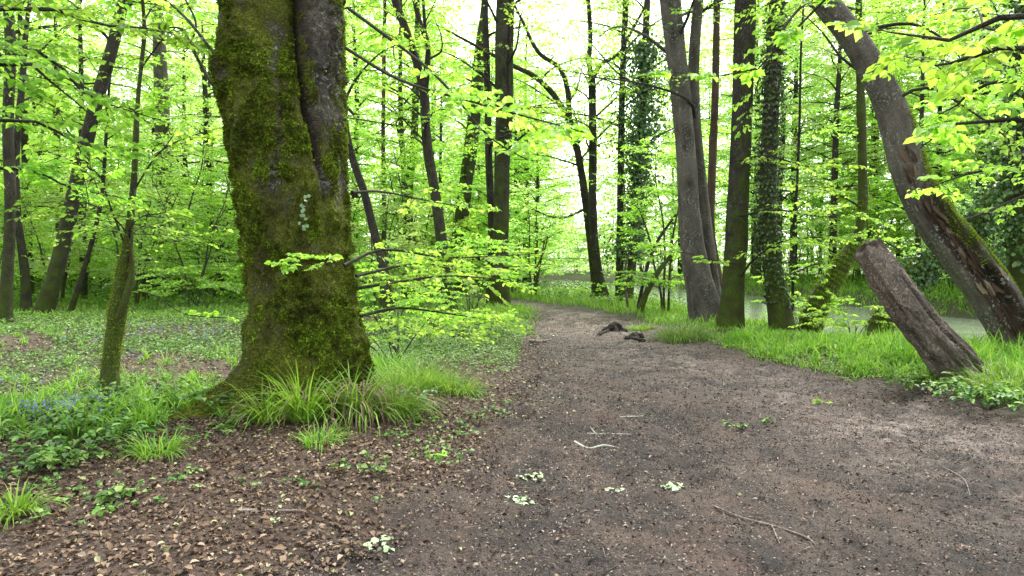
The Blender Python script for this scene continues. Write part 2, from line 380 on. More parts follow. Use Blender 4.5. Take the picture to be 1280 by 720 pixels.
def build_river():
    m, nt, out = new_mat("river_water")
    co = nd(nt, "ShaderNodeNewGeometry").outputs["Position"]
    bp = nd(nt, "ShaderNodeBump", {"Height": noise(nt, co, 3.5, 4, .6, (1, .6, 1)), "Strength": .45, "Distance": .05})
    col = mix(nt, ramp(nt, noise(nt, co, 1.2, 3, .5), [(.35, gray(0)), (.7, gray(1))]), (.24, .29, .19), (.36, .42, .30))
    p = nd(nt, "ShaderNodeBsdfPrincipled", {"Base Color": col, "Roughness": .07, "Specular IOR Level": 1.0, "Normal": bp.outputs[0]})
    nt.links.new(p.outputs[0], out.inputs[0])
    ys = np.r_[np.linspace(-60, 0, 12), np.linspace(1, 120, 90), np.linspace(130, 400, 12)]
    n = np.interp(ys, RNy, RNx)-1.3; f = np.interp(ys, RNy, RFx)+1.3; t = np.linspace(0, 1, 14)
    x = n[:, None]+(f-n)[:, None]*t; v = np.stack([x, ys[:, None]+0*x, WATER+0*x], -1); k = 14
    i, j = np.meshgrid(np.arange(len(ys)-1), np.arange(k-1), indexing='ij')
    q = np.stack([i*k+j, i*k+j+1, (i+1)*k+j+1, (i+1)*k+j], -1).reshape(-1, 4)
    b = Buf(); b.add(v, q); tag(b.build("river", m, attrs=False), kind='structure')
build_river()

# ================================================================== TREES
def moss_fn(level, base_z, h=2.5, up=.5, side=None):
    """moss thick near the foot and on upward / one-sided faces"""
    sd = np.array(side if side is not None else [-.5, -.6, .3])
    def f(V, N):
        z = V[..., 2]-base_z
        return level*(.45+.75*np.exp(-z/h))+up*np.clip(N[..., 2], 0, 1)+.22*level*(N@sd)
    return f
def base_loc(p):
    return np.array([p[0], p[1], float(gz(p[0], p[1]))])

# ---- the great beech beside the path
def hero_beech():
    t = thing("beech_tree", "huge moss-covered beech with fused twin stems and flared roots left of the path", "tree", (HERO[0], HERO[1], 0))
    off = (HERO[0], HERO[1], 0)
    S = F/HERO[1]
    ypx = np.array([-80, 0, 60, 110, 150, 200, 250, 300, 350, 400, 450, 500, 540])
    lpx = np.array([268, 271, 274, 276, 281, 287, 293, 300, 305, 304, 296, 284, 276])
    rpx = np.array([437, 435, 434, 434, 435, 436, 438, 441, 446, 455, 461, 464, 468])
    zt = (CAMH-(ypx-330)/S)[::-1]; cl = ((lpx+rpx)/2)[::-1]; hw = ((rpx-lpx)/2)[::-1]
    n, k = 460, 420
    z = np.linspace(-.25, 5.0, n); th = np.arange(k)*2*PI/k-PI
    cx = (np.interp(z, zt, cl)-640)/S-HERO[0]; a = np.interp(z, zt, hw)/S*.965
    ker = np.ones(25)/25
    sm = lambda q: np.convolve(np.pad(q, 12, mode='edge'), ker, mode='valid')
    cx, a = sm(cx), sm(a)*np.interp(z, [0, 1.2, 2.2, 3.0], [.90, .89, .91, .95])
    TH, Zz = np.meshgrid(th, z); A_ = a[:, None]; B_ = A_*.86
    w = ss(2.3, 4.1, Zz); o = .12*ss(1.6, 3.0, Zz)
    ct, st = np.cos(TH), np.sin(TH)
    def ell(cx0, ra, rb):      # ray from (o,0) to ellipse centred (cx0,0)
        px = o-cx0; qa = (ct/ra)**2+(st/rb)**2; qb = 2*px*ct/ra**2; qc = (px/ra)**2-1
        return (-qb+np.sqrt(np.maximum(qb*qb-4*qa*qc, 0)))/(2*qa)
    ov = ell(0*A_, A_, B_); u = np.maximum(ell(-.40*A_, A_*.60, A_*.66), ell(.55*A_, A_*.45, A_*.5))
    r = ov*(1-w)+u*w
    dth = lambda c: (TH-c+PI) % (2*PI)-PI
    yc = CAMH-(np.array([-80, 0, 150, 200, 235, 300])-330)/S
    cc = np.interp(Zz, yc[::-1], (np.array([.10, .16, .30, .42, .60, .75])-PI/2)[::-1])
    dep = np.interp(Zz, [1.9, 2.4, 2.75, 3.1, 5], [0, .06, .24, .42, .48])
    cwid = np.interp(Zz, [1.9, 2.6, 5], [.06, .11, .20])
    crev = np.exp(-(dth(cc)/cwid)**2); r = r-dep*crev
    crev2 = np.exp(-(dth(-PI/2-.42)/.10)**2)*ss(2.2, 2.6, Zz)*ss(4.2, 3.5, Zz); r = r-.045*crev2
    for ang, wd, ext, dz in ((-2.72, .15, 1.35, .24), (-2.2, .25, .22, .40), (-1.55, .3, .16, .5), (-1.0, .22, .30, .32), (-.35, .3, .22, .4), (.5, .3, .5, .25), (1.5, .3, .5, .3), (2.5, .3, .4, .3)):
        r = r+ext*np.exp(-(dth(ang)/(wd*(1+.9*np.clip(Zz, 0, 2)))) ** 2)*np.exp(-np.clip(Zz+.05, 0, 9)/dz)
    for ang, wd, am in ((-2.1, .35, .05), (-1.25, .22, .045), (-.6, .3, .05), (-2.6, .25, .04)):   # fluting
        r = r+am*np.exp(-((dth(ang+.12*np.sin(Zz*1.7)))/wd)**2)*ss(3.5, .6, Zz)
    for z0, am, wz in ((1.60, .045, .03), (1.18, .02, .03), (3.42, .03, .04), (2.35, .015, .03)):
        zz = Zz-z0-.05*np.sin(TH*3+z0*5); r = r-am*np.exp(-(zz/wz)**2)*ss(.35, .55, vnoise(P3(TH*1.6, z0*3)))+am*.7*np.exp(-((zz-.07)/.07)**2)
    rs = a.mean(); q = np.stack([rs*ct, rs*st, Zz], -1)
    cush = ss(.47, .57, fbm(q*np.array([5.5, 5.5, 3.6])+60, 4))*ss(.2, .5, fbm(q*np.array([30, 30, 24]), 2)); r = r+.032*cush
    r = r+(fbm(q*1.7, 3)-.5)*.11+(fbm(q*np.array([6, 6, 3.0])+3, 4)-.5)*.13+(np.abs(fbm(q*np.array([9, 9, 5])+31, 3)-.5))*-.09+(fbm(q*np.array([22, 22, 15])+7, 3)-.5)*.055
    r = r+.05*np.exp(-(((Zz-2.02)/.10)**2+(dth(-PI+.15)/.14)**2))        # burr on the left edge
    r = np.maximum(r, .04)
    e = np.array([math.cos(.30), math.sin(.30)]); f = np.array([-e[1], e[0]])
    lx = o+r*ct; ly = r*st
    X = HERO[0]+cx[:, None]+lx*e[0]+ly*f[0]; Y = HERO[1]+lx*e[1]+ly*f[1]
    V = np.stack([X, Y, Zz], -1)
    mo = .85-.5*ss(2.3, 3.3, Zz)*np.exp(-(dth(-.75)/.48)**2)-.6*np.exp(-(dth(-PI/2-.42+.05*np.sin(Zz*5))/(.09+.05*np.sin(Zz*3.3)))**2)*ss(2.0, 2.4, Zz)*ss(4.1, 3.5, Zz)
    mo = mo-.20*ss(2.4, 2.7, Zz)*ss(3.3, 3.0, Zz)*np.exp(-(dth(-PI/2-.9)/.3)**2)-.9*crev*(dep > .05)+.15*ss(1.2, .2, Zz)+.15*np.exp(-(dth(-.5)/.4)**2)*ss(2.6, 1.8, Zz)
    mo = mo+.1-.35*ss(.50, .62, fbm(q*np.array([1.8, 1.8, 1.1])+40, 3))*ss(1.3, 2.2, Zz); mo = mo*(.62+.5*cush); mo = np.clip(mo, .02, 1)
    b = Buf(); b.add(V, ringfaces(n, k), q.reshape(-1, 3), mo.ravel(), (crev*(dep > .10)*.9).ravel()); trunk = b.build("trunk", M['beech'], t, off)  # last mask darkens the deep crevice: shade painted into the bark colour
    # moss tufts standing off the bark
    Nn = norm(np.cross(np.gradient(V, axis=1), np.gradient(V, axis=0))); pr_ = mo**1.5*(.10+cush)*(Zz > .0)
    vis = ((Nn[..., 0]*(0-X)+Nn[..., 1]*(0-Y)) > -.8)
    pp = (pr_*vis*r).ravel(); idx = rng.choice(len(pp), 110000, p=pp/pp.sum())
    vp = V.reshape(-1, 3)[idx]; vn = Nn.reshape(-1, 3)[idx]; d = vn*rng.uniform(.3, 1, (len(idx), 1))+rng.normal(0, .5, (len(idx), 3)); d[:, 2] -= .35
    mb = Buf(); leaves(mb, vp-vn*.004+rng.normal(0, .004, vp.shape), d, vn+rng.normal(0, .6, vp.shape), rng.uniform(.010, .034, len(idx)), wr=.5)
    mb.build("moss", M['moss'], trunk, off, attrs=False)
    # the two stems above the fork
    for name, x0, r0, dx, dy in (("stem", -.30, .40, -1.6, .5), ("stem", .36, .30, 1.5, -.3)):
        c0 = np.array([HERO[0]+cx[-1]+x0*e[0], HERO[1]+x0*e[1], 4.3]); sb = Buf()
        pts = [c0, c0+[dx*.12, dy*.1, 1.8], c0+[dx*.5, dy*.5, 4.6], c0+[dx, dy, 8], c0+[dx*1.3, dy*1.6, 12]]
        c, rr, _, _ = tube(sb, pts, [r0, r0*.95, r0*.75, r0*.5, .06], n=90, k=40, rough=.10, moss=moss_fn(.5, 0, 5), seed=x0)
        wb, lb = Buf(), Buf(); limbs(wb, lb, c, rr, 9, 7.5, 15.5, 3.6, 8, 1.0, 6, 5, .085)
        so = sb.build(name, M['beech'], t, off); lb.build("foliage", M['mid'], wb.build("branches", M['dark'], so, off), off, attrs=False)
    # low leafy boughs
    def B(*p, **kw):
        wb, lb = Buf(), Buf()
        bough(wb, lb, [at(*a_) for a_ in p], kw.get('r0', .018), .004, kw.get('ns', 10), kw.get('sl', .42), 6, 5, kw.get('size', .062), 1, .0022, t0=kw.get('t0', .15), moss=lambda V, N: .3+0*V[..., 0])
        lb.build("foliage", M['bright'], wb.build("branch", M['dark'], t, off), off, attrs=False)
    B((430, 332, 6.95), (480, 312, 7.3), (560, 322, 7.6), (655, 318, 8.0), ns=12, sl=.5)
    B((448, 360, 7.1), (500, 352, 7.2), (560, 345, 7.2), (640, 350, 7.5), ns=11, sl=.45)
    B((445, 345, 7.3), (520, 330, 8.2), (600, 335, 8.8), (690, 330, 9.5), ns=12, sl=.55)
    B((450, 395, 7.2), (500, 385, 7.5), (560, 392, 7.6), (610, 400, 7.8), ns=10, sl=.4)
    B((425, 328, 6.75), (400, 322, 6.45), (375, 327, 6.3), (352, 332, 6.15), ns=7, sl=.22, r0=.006, t0=.2, size=.055)
    B((432, 60, 7.2), (500, 100, 6.6), (600, 130, 5.8), (730, 165, 5.2), ns=13, sl=.38, size=.07, t0=.55)
    B((435, 10, 7.2), (540, 90, 6.4), (610, 170, 6.0), (660, 200, 5.8), ns=10, sl=.42, size=.07, t0=.4)
    B((270, 70, 7.4), (230, 20, 7.6), (190, -10, 8), (150, -20, 8), ns=8, sl=.5, t0=.3, size=.065)
    B((440, 240, 7.5), (480, 240, 8.2), (540, 252, 9.0), (600, 262, 9.6), ns=8, sl=.45, t0=.5, size=.065)
    # a bare dark limb curving up on the left
    db = Buf(); tube(db, [at(286, 128, 7.4), at(262, 100, 7.5), at(240, 60, 7.8), at(226, 36, 8.1), at(196, 36, 8.3)], [.022, .02, .018, .014, .006], n=24, k=8, rough=.15, moss=lambda V, N: .4+0*V[..., 0])
    tube(db, [at(238, 56, 7.8), at(245, 30, 7.8), at(232, 0, 7.9), at(215, -30, 8)], [.013, .012, .01, .006], n=18, k=6, rough=.15)
    db.build("bare_limb", M['dark'], t, off)
    # tiny ivy shoot on the bark
    iv = Buf(); pts = np.array([at(380+rng.normal(0, 5), yy, 6.74) for yy in np.linspace(245, 288, 14)])
    leaves(iv, pts, rng.normal(0, 1, pts.shape)*[1, .1, 1], np.array([[.2, -1, .25]])+rng.normal(0, .2, pts.shape), .04, wr=.9, detail=1)
    iv.build("ivy", M['ivy_new'], trunk, off, attrs=False)
def moss_mat():
    m = leaf_mat("moss_tuft", [(0, (.06, .10, .010)), (.5, (.17, .26, .020)), (1, (.36, .50, .04))], .25, (1, 1, 1), .9, .1); nt = m.node_tree
    p = [n for n in nt.nodes if n.type == 'BSDF_PRINCIPLED'][0]; src = p.inputs[0].links[0].from_socket
    co = nd(nt, "ShaderNodeNewGeometry").outputs["Position"]
    f = math_(nt, 'ADD', math_(nt, 'MULTIPLY', noise(nt, co, 2.2, 3, .6), .45), math_(nt, 'MULTIPLY', noise(nt, co, 9, 4, .7, (1, 1, 1.5), off=4.0), .55))
    o = mix(nt, ramp(nt, f, [(.42, gray(.95)), (.58, gray(0))]), src, (.032, .028, .009)); nt.links.new(o, p.inputs[0]); return m
M['moss'] = moss_mat()
M['moss_bright'] = leaf_mat("bright_moss", [(0, (.12, .19, .018)), (1, (.34, .44, .05))], .25, (1, 1, 1), .9, .1)
M['ivy_new'] = leaf_mat("pale_ivy_leaf", [(0, (.13, .26, .12)), (1, (.28, .42, .22))], .3, (1, 1, 1), .4, .5)
hero_beech()

# ---- trees one can tell apart.  Each row: base-to-top line and widths as measured, distance Y
def tree(name, label, cat, px, wd, Y, mat='dark', moss=.5, ext=6, crown=(10, 4.0, 3.2, .10), lmat='mid', flare=.22, lobes=5, forks=(), k=24, n=70, group=None, ivy=None, up=.3, side=None, rfun=None, rot_shade=None, rough=.08, avoid=None, lean=None, moss_h=2.5, boughs=(), ns=8, zmax=None, tufts=None):
    pts = [at(a_, b_, Y if not isinstance(Y, (list, tuple)) else Y[i]) for i, (a_, b_) in enumerate(px)]
    Yb = Y if not isinstance(Y, (list, tuple)) else Y[0]
    wk = (.66 if px[0][0] < 230 and Yb > 10 else .82); m = lambda w_, y_: w_/F*y_/2*wk
    rad = [m(w_, (Y[i] if isinstance(Y, (list, tuple)) else Y)) for i, w_ in enumerate(wd)]
    b0 = base_loc(pts[0]); pts[0] = np.array([pts[0][0], pts[0][1], b0[2]-.12])
    if ext:
        d = norm(pts[-1]-pts[-2]); d[2] = max(d[2], .6); d = norm(d); e0 = pts[-1]
        pts += [e0+d*ext*.5, e0+d*ext+np.array([rng.normal(0, .3), rng.normal(0, .3), 0])]; rad += [rad[-1]*.7, .02]
    t = thing(name, label, cat, b0, group)
    tb = Buf(); sd = rng.random()*9
    c, r, V, N = tube(tb, pts, rad, n=n, k=k, rough=rough, flare=flare, flh=.22+rad[0]*.5, lobes=lobes, moss=moss_fn(moss, b0[2], moss_h, up, side), seed=sd, rfun=rfun, rot_shade=rot_shade)
    trunk = tb.build("trunk", M[mat], t, b0)
    wb, lb = Buf(), Buf()
    for fp, fw, fe in forks:
        fb = Buf(); fpts = [at(*q) for q in fp]; fr = [m(w_, q[2]) for w_, q in zip(fw, fp)]
        if fe:
            d = norm(fpts[-1]-fpts[-2]); fpts.append(fpts[-1]+d*fe); fr.append(.015)
        cf, rf, _, _ = tube(fb, fpts, fr, n=40, k=14, rough=.08, moss=moss_fn(moss*.8, b0[2], 3), seed=sd+1)
        fb.build("stem", M[mat], t, b0)
        if crown: limbs(wb, lb, cf, rf, 4, max(4, cf[0][2]), cf[-1][2], crown[2]*.7, 6, .9, size=crown[3])
    if crown:
        limbs(wb, lb, c, r, crown[0], max(crown[1], b0[2]+1), zmax or c[-1][2]-.3, crown[2], ns, 1.0, size=crown[3], avoid=avoid)
    for bp, kw in boughs:
        w2, l2 = Buf(), Buf(); bough(w2, l2, [at(*q) for q in bp], kw.get('r0', .03), .006, kw.get('ns', 10), kw.get('sl', .8), 6, 5, kw.get('size', .08), 1, .003, t0=kw.get('t0', .2))
        l2.build("foliage", M['bright'], w2.build("branch", M['dark'], t, b0), b0, attrs=False)
    if wb.n: lb.build("foliage", M[lmat], wb.build("branches", M['dark'], t, b0), b0, attrs=False)
    if tufts:
        pr_ = (ss(.38, .55, fbm(V*2.5, 3))*(.25+np.clip(N[..., 2]+.3, 0, 1))*ss(b0[2]+tufts[1], b0[2]+tufts[1]*.5, V[..., 2])).ravel(); ix = rng.choice(len(pr_), tufts[0], p=pr_/pr_.sum()); vn = N.reshape(-1, 3)[ix]; tf = Buf()
        leaves(tf, V.reshape(-1, 3)[ix]+rng.normal(0, .02, vn.shape)*min(1, Yb/16), vn+rng.normal(0, .6, vn.shape), vn+rng.normal(0, .6, vn.shape), rng.uniform(.022, .05, len(ix))*min(1, Yb/16), wr=.5)
        tf.build("moss", M['moss_bright'], trunk, b0, attrs=False)
    if ivy:
        cnt, z0, z1, spread, size = ivy; ib = Buf()
        zz = V[..., 2].ravel(); ok = np.where((zz > z0) & (zz < z1))[0]; ix = rng.choice(ok, cnt)
        p = V.reshape(-1, 3)[ix]; nn = N.reshape(-1, 3)[ix]; cl = ss(.35, .65, fbm(p*1.3+5, 2))
        o = (np.abs(rng.normal(0, 1, (cnt, 1)))*spread*(.25+cl[:, None])); p = p+nn*o+rng.normal(0, .3, (cnt, 3))*o
        d = rng.normal(0, .6, (cnt, 3)); d[:, 2] -= .6
        leaves(ib, p, d, nn+rng.normal(0, .45, (cnt, 3)), size*rng.uniform(.6, 1.3, cnt), wr=.85)
        ib.build("ivy", M['ivy'], trunk, b0, attrs=False)
    return t

tree("forest_tree", "slim dark tree beyond the great beech, forking into one pale and two dark limbs", "tree",
     [(565, 388), (557, 340), (545, 250), (534, 180), (530, 112)], [24, 19, 16, 15, 14], 21, 'dark', .45, 0, (4, 4.5, 2.2, .085), lmat='bright', boughs=[([(532, 150, 21), (500, 120, 20), (470, 108, 19.5), (440, 100, 19)], dict(size=.085, sl=.8)), ([(534, 180, 21), (505, 150, 20), (480, 125, 19.5), (455, 118, 19)], dict(sl=.7))],
     forks=[([(530, 118, 21), (523, 85, 21), (510, 45, 21.1), (494, 0, 21.2), (480, -60, 21.3)], [13, 12, 12, 12, 10], 4),
            ([(530, 118, 21), (535, 60, 20.8), (524, 25, 20.7), (512, -30, 20.6)], [12, 8, 8, 7], 4), ([(534, 65, 20.9), (531, 30, 20.9), (526, -40, 21)], [5, 5, 4], 4)])
tree("forest_tree", "thick mossy trunk half hidden by leaves behind the slim forked tree", "tree",
     [(566, 374), (572, 313), (581, 240), (590, 170), (598, 90)], [28, 22, 21, 20, 19], 33, 'dark', .7, 5, (9, 4.5, 3.6, .12), lmat='bright')
tree("forest_tree", "thinner pole left of the mossy pair of trunks by the path bend", "tree",
     [(612, 384), (615, 300), (611, 200), (609, 100), (606, 0)], [14, 12, 11, 10, 9], 24.5, 'dark', .4, 5, (8, 4.5, 2.8, .10), lmat='mid')
tree("forest_tree", "stout mossy tree left of the path bend with a second stem high up", "tree",
     [(626, 390), (625, 330), (627, 250), (628, 150), (627, 60), (629, -10)], [32, 25, 24, 22, 20, 19], 24, 'dark', .6, 5, (16, 5.0, 4.2, .11), lmat='bright',
     forks=[([(630, 240, 23.9), (637, 150, 23.9), (638, 60, 24), (641, -40, 24)], [10, 10, 9, 8], 4)])
tree("forest_tree", "slim tree at the path bend whose trunk divides into two limbs leaning left", "tree",
     [(748, 378), (741, 320), (732, 250), (723, 195), (712, 150)], [17, 14, 12, 11, 11], 31, 'dark', .45, 0, (8, 5.6, 4.0, .13), lmat='bright',
     forks=[([(712, 150, 31), (690, 116, 31), (666, 94, 31), (645, 84, 31), (600, 60, 31)], [10, 9, 8, 7, 5], 3), ([(712, 155, 31), (709, 110, 31), (698, 84, 31), (672, 64, 31), (650, 20, 31)], [9, 8, 7, 6, 4], 3)],
     boughs=[([(730, 262, 31), (705, 272, 30), (680, 268, 30), (650, 250, 30)], dict(size=.10, sl=1.0, r0=.06))])
tree("forest_tree", "slim upright path-bend tree with a small Y fork high up", "tree",
     [(757, 378), (746, 330), (741, 270), (741, 180), (740, 96)], [17, 14, 13, 12, 11], 30.4, 'dark', .4, 0, (8, 5.6, 4.0, .13), lmat='bright',
     forks=[([(740, 100, 30.4), (748, 84, 30.4), (758, 76, 30.4), (774, 66, 30.4), (800, 20, 30.4)], [8, 7, 6, 5, 4], 4), ([(740, 100, 30.4), (736, 74, 30.4), (738, 40, 30.4), (732, -40, 30.4)], [9, 8, 7, 6], 4)])
tree("forest_tree", "bare straight pole close against the ivy-clad tree at the path bend", "tree",
     [(774, 378), (775, 300), (776, 200), (778, 100), (782, 10)], [13, 11, 10, 9, 9], 29.5, 'dark', .35, 5, (14, 6, 4.4, .12), lmat='bright')
tree("ivy_clad_tree", "tree wrapped in a ragged coat of dark ivy near the path bend", "tree",
     [(782, 380), (790, 330), (796, 250), (803, 150), (807, 50)], [20, 13, 12, 11, 11], 29, 'dark', .5, 5, (16, 6, 4.6, .12), ivy=(9000, 1.8, 10.5, .5, .13), lmat='bright')
g9 = tree("forest_tree", "big ridged grey-brown tree with lichen flecks and a second stem at its foot", "tree",
     [(886, 410), (873, 350), (863, 280), (858, 200), (851, 120), (839, 10), (832, -60)], [50, 42, 34, 31, 30, 31, 30], 17.6, 'grey', .22, 5, (16, 6.2, 4.2, .09), flare=.45, k=40, n=120, rough=.12, moss_h=.5, lmat='mid',
     forks=[([(896, 408, 17.9), (888, 350, 18), (881, 280, 18.1), (871, 180, 18.1), (867, 90, 18.1), (873, 0, 18.2), (876, -60, 18.3)], [32, 27, 22, 18, 17, 16, 15], 5)])
tree("dead_tree", "reddish bare dead stem just right of the big ridged tree", "tree",
     [(908, 402), (897, 350), (888, 290), (890, 220), (894, 120), (896, 0)], [18, 16, 14, 12, 11, 10], 18.6, 'red', .1, 5, None, flare=.2)
tree("forest_tree", "straight dark tree with green mossy bark between the dead stem and the ivy-dotted tree", "tree",
     [(912, 420), (916, 370), (921, 290), (925, 200), (929, 100), (932, -10)], [42, 34, 33, 31, 30, 30], 16.6, 'dark', .62, 6, (9, 7.6, 3.6, .09), k=36, n=100, lmat='mid', side=[.8, -.4, 0],
     boughs=[([(926, 345, 16.3), (945, 322, 15.8), (985, 300, 15.3), (1075, 296, 14.6)], dict(size=.09, sl=.8, r0=.035, ns=14, t0=.3)), ([(925, 270, 16.3), (970, 262, 15.8), (1020, 270, 15), (1090, 268, 14.6)], dict(size=.09, sl=.8, r0=.03, ns=14)),
             ([(925, 200, 16.3), (960, 195, 15.6), (1010, 208, 15), (1060, 205, 14.6)], dict(size=.09, sl=.6, r0=.03, ns=10)), ([(920, 330, 16.3), (890, 325, 15.5), (850, 315, 15), (820, 320, 14.6)], dict(size=.08, sl=.4, r0=.015, ns=7))])
tree("ivy_dotted_tree", "dark tree dotted with small ivy leaves right of the green mossy trunk", "tree",
     [(980, 418), (968, 350), (960, 270), (962, 170), (968, 60), (973, -20)], [40, 28, 25, 24, 23, 22], 16.3, 'dark', .5, 6, (9, 7.4, 3.4, .09), ivy=(5200, .6, 9, .09, .07), k=36, n=100, lmat='mid')
tree("sapling", "thread-thin dark stem standing right of the ivy-dotted tree", "sapling",
     [(990, 376), (993, 300), (999, 170), (1001, 70), (1006, -20)], [5, 4.5, 4, 3.5, 3], 17.4, 'dark', .2, 2, (5, 4, 1.5, .08), flare=.1, k=8, lmat='bright')
tree("forest_tree", "mossy-footed river-bank tree bending from a lean into a thin upright stem", "tree",
     [(1004, 414), (1024, 378), (1047, 340), (1068, 304), (1078, 262), (1077, 170), (1075, 90)], [38, 34, 28, 18, 14, 13, 12], 17.6, 'pole', .9, 5, (7, 5.8, 2.6, .09), flare=.2, k=28, n=90, lmat='bright', moss_h=1.3, rough=.2, tufts=(9000, 4), boughs=[([(1045, 335, 17.5), (1020, 330, 17), (985, 345, 16.8), (960, 350, 16.6)], dict(size=.09, sl=.7)), ([(1070, 300, 17.5), (1100, 300, 17), (1140, 320, 16.6), (1180, 330, 16.3)], dict(size=.09, sl=.8)), ([(1078, 260, 17.6), (1040, 240, 17.6), (1000, 235, 17.4)], dict(size=.09, sl=.8))])

# ---- the big leaning hollow tree
def hollow():
    c0 = -.35
    def rf(rr, S, TH, q):
        d = (TH-HOLA+PI) % (2*PI)-PI; w_ = ss(.4, .9, S)*ss(4.2, 3.2, S)
        e = .62+.35*(fbm(P3(S*2.3, TH*0+1), 3)-.5)*2
        g = np.clip(1-np.abs(d)/e, 0, 1); return rr*(1-w_*(.42*ss(0, .35, g)+.25*(fbm(q*np.array([9, 9, 1.6]), 3)-.5)*(g > 0)*2))
    def rt(S, TH):
        d = (TH-HOLA+PI) % (2*PI)-PI; w_ = ss(.4, .9, S)*ss(4.2, 3.2, S)
        return w_*ss(.78, .60, np.abs(d))
    return rf, rt
HOLA = 0.0
def leaning_hollow():
    px = [(1296, 452), (1268, 415), (1238, 366), (1195, 308), (1160, 262), (1137, 215), (1120, 155), (1100, 105), (1068, 50), (1030, 2), (980, -50)]
    wd = [84, 76, 72, 68, 62, 56, 52, 48, 44, 42, 38]; Y = 12.4
    pts = [at(a_, b_, Y) for a_, b_ in px]; rad = [w_/F*Y/2*.72 for w_ in wd]; b0 = base_loc(pts[0]); pts[0][2] = b0[2]-.25
    pts.append(pts[-1]+np.array([-2, .2, 3])); rad.append(.12)
    t = thing("leaning_tree", "big grey tree leaning left, its lower trunk split open to torn brown wood", "tree", b0)
    global HOLA
    cc = spline(np.column_stack([pts, rad]), 160)[:, :3]; T, A, B = frames(cc); i = 45
    v = norm(np.array([0, 0, CAMH])-cc[i]); v = norm(v+np.array([.25, 0, .2])); HOLA = math.atan2(v@B[i], v@A[i])
    rf, rt = hollow(); b = Buf()
    def mossf(V, N): return .12+.95*np.clip(N[..., 2]+.1, 0, 1)*ss(1.0, 2.0, V[..., 2])*ss(5.2, 3.2, V[..., 2])+.3*ss(1, 0, V[..., 2])
    c, r, V, N = tube(b, pts, rad, n=260, k=96, rough=.10, flare=.15, flh=.4, moss=mossf, seed=2.2, rfun=rf, rot_shade=rt, grain=4)
    trunk = b.build("trunk", M['grey'], t, b0)
    sh = Buf(); gg = np.random.default_rng(5); n = 70                      # torn shards in the hollow
    s = gg.uniform(.10, .48, n); j = (s*259*.62).astype(int)+18; a_ = HOLA+gg.normal(0, .38, n); k = ((a_ % (2*PI))/(2*PI)*96).astype(int) % 96
    p = V[j, k]; nn = N[j, k]; tt = T[np.clip((j/259*159).astype(int), 0, 159)]*np.where(gg.random(n) > .3, 1, -1)[:, None]
    leaves(sh, p-nn*.02, tt+nn*.22+gg.normal(0, .12, (n, 3)), nn+gg.normal(0, .5, (n, 3)), gg.uniform(.12, .42, n), wr=.22, detail=1, fold=.05)
    sh.build("torn_wood", M['shard'], trunk, b0, attrs=False)
    mt = Buf(); mo = (np.clip(N[..., 2]-.1, 0, 1)*ss(1.0, 2.0, V[..., 2])*ss(4.6, 3.2, V[..., 2])*ss(.4, .6, fbm(V*3, 3))).ravel(); idx = rng.choice(len(mo), 16000, p=mo/mo.sum())
    vn = N.reshape(-1, 3)[idx]; leaves(mt, V.reshape(-1, 3)[idx], vn+rng.normal(0, .6, vn.shape), vn+rng.normal(0, .6, vn.shape), rng.uniform(.02, .05, len(idx)), wr=.5)
    mt.build("moss", M['moss_bright'], trunk, b0, attrs=False)
    wb, lb = Buf(), Buf(); limbs(wb, lb, c, r, 9, 6.0, c[-1][2], 3.2, 8, 1.0, size=.09)
    for bp in ([(1180, 285, 12.3), (1240, 262, 12.6), (1300, 235, 13), (1350, 215, 13.3)], [(1070, 40, 12.3), (1140, 30, 12), (1200, 60, 11.6), (1280, 90, 11)], [(1110, 130, 12.3), (1160, 110, 12), (1230, 150, 11.5), (1290, 200, 11)], [(1050, -20, 12.3), (1000, 10, 11.8), (960, 70, 11.3), (940, 130, 11)]):
        w2, l2 = Buf(), Buf(); bough(w2, l2, [at(*q) for q in bp], .035, .006, 12, .75, 6, 5, .085, 1, .003)
        l2.build("foliage", M['bright'], w2.build("branch", M['dark'], t, b0), b0, attrs=False)
    lb.build("foliage", M['bright'], wb.build("branches", M['dark'], t, b0), b0, attrs=False)
M['shard'] = isl_mat("torn_wood", [(0, (.035, .022, .014)), (.6, (.11, .07, .045)), (1, (.26, .20, .14))])
leaning_hollow()

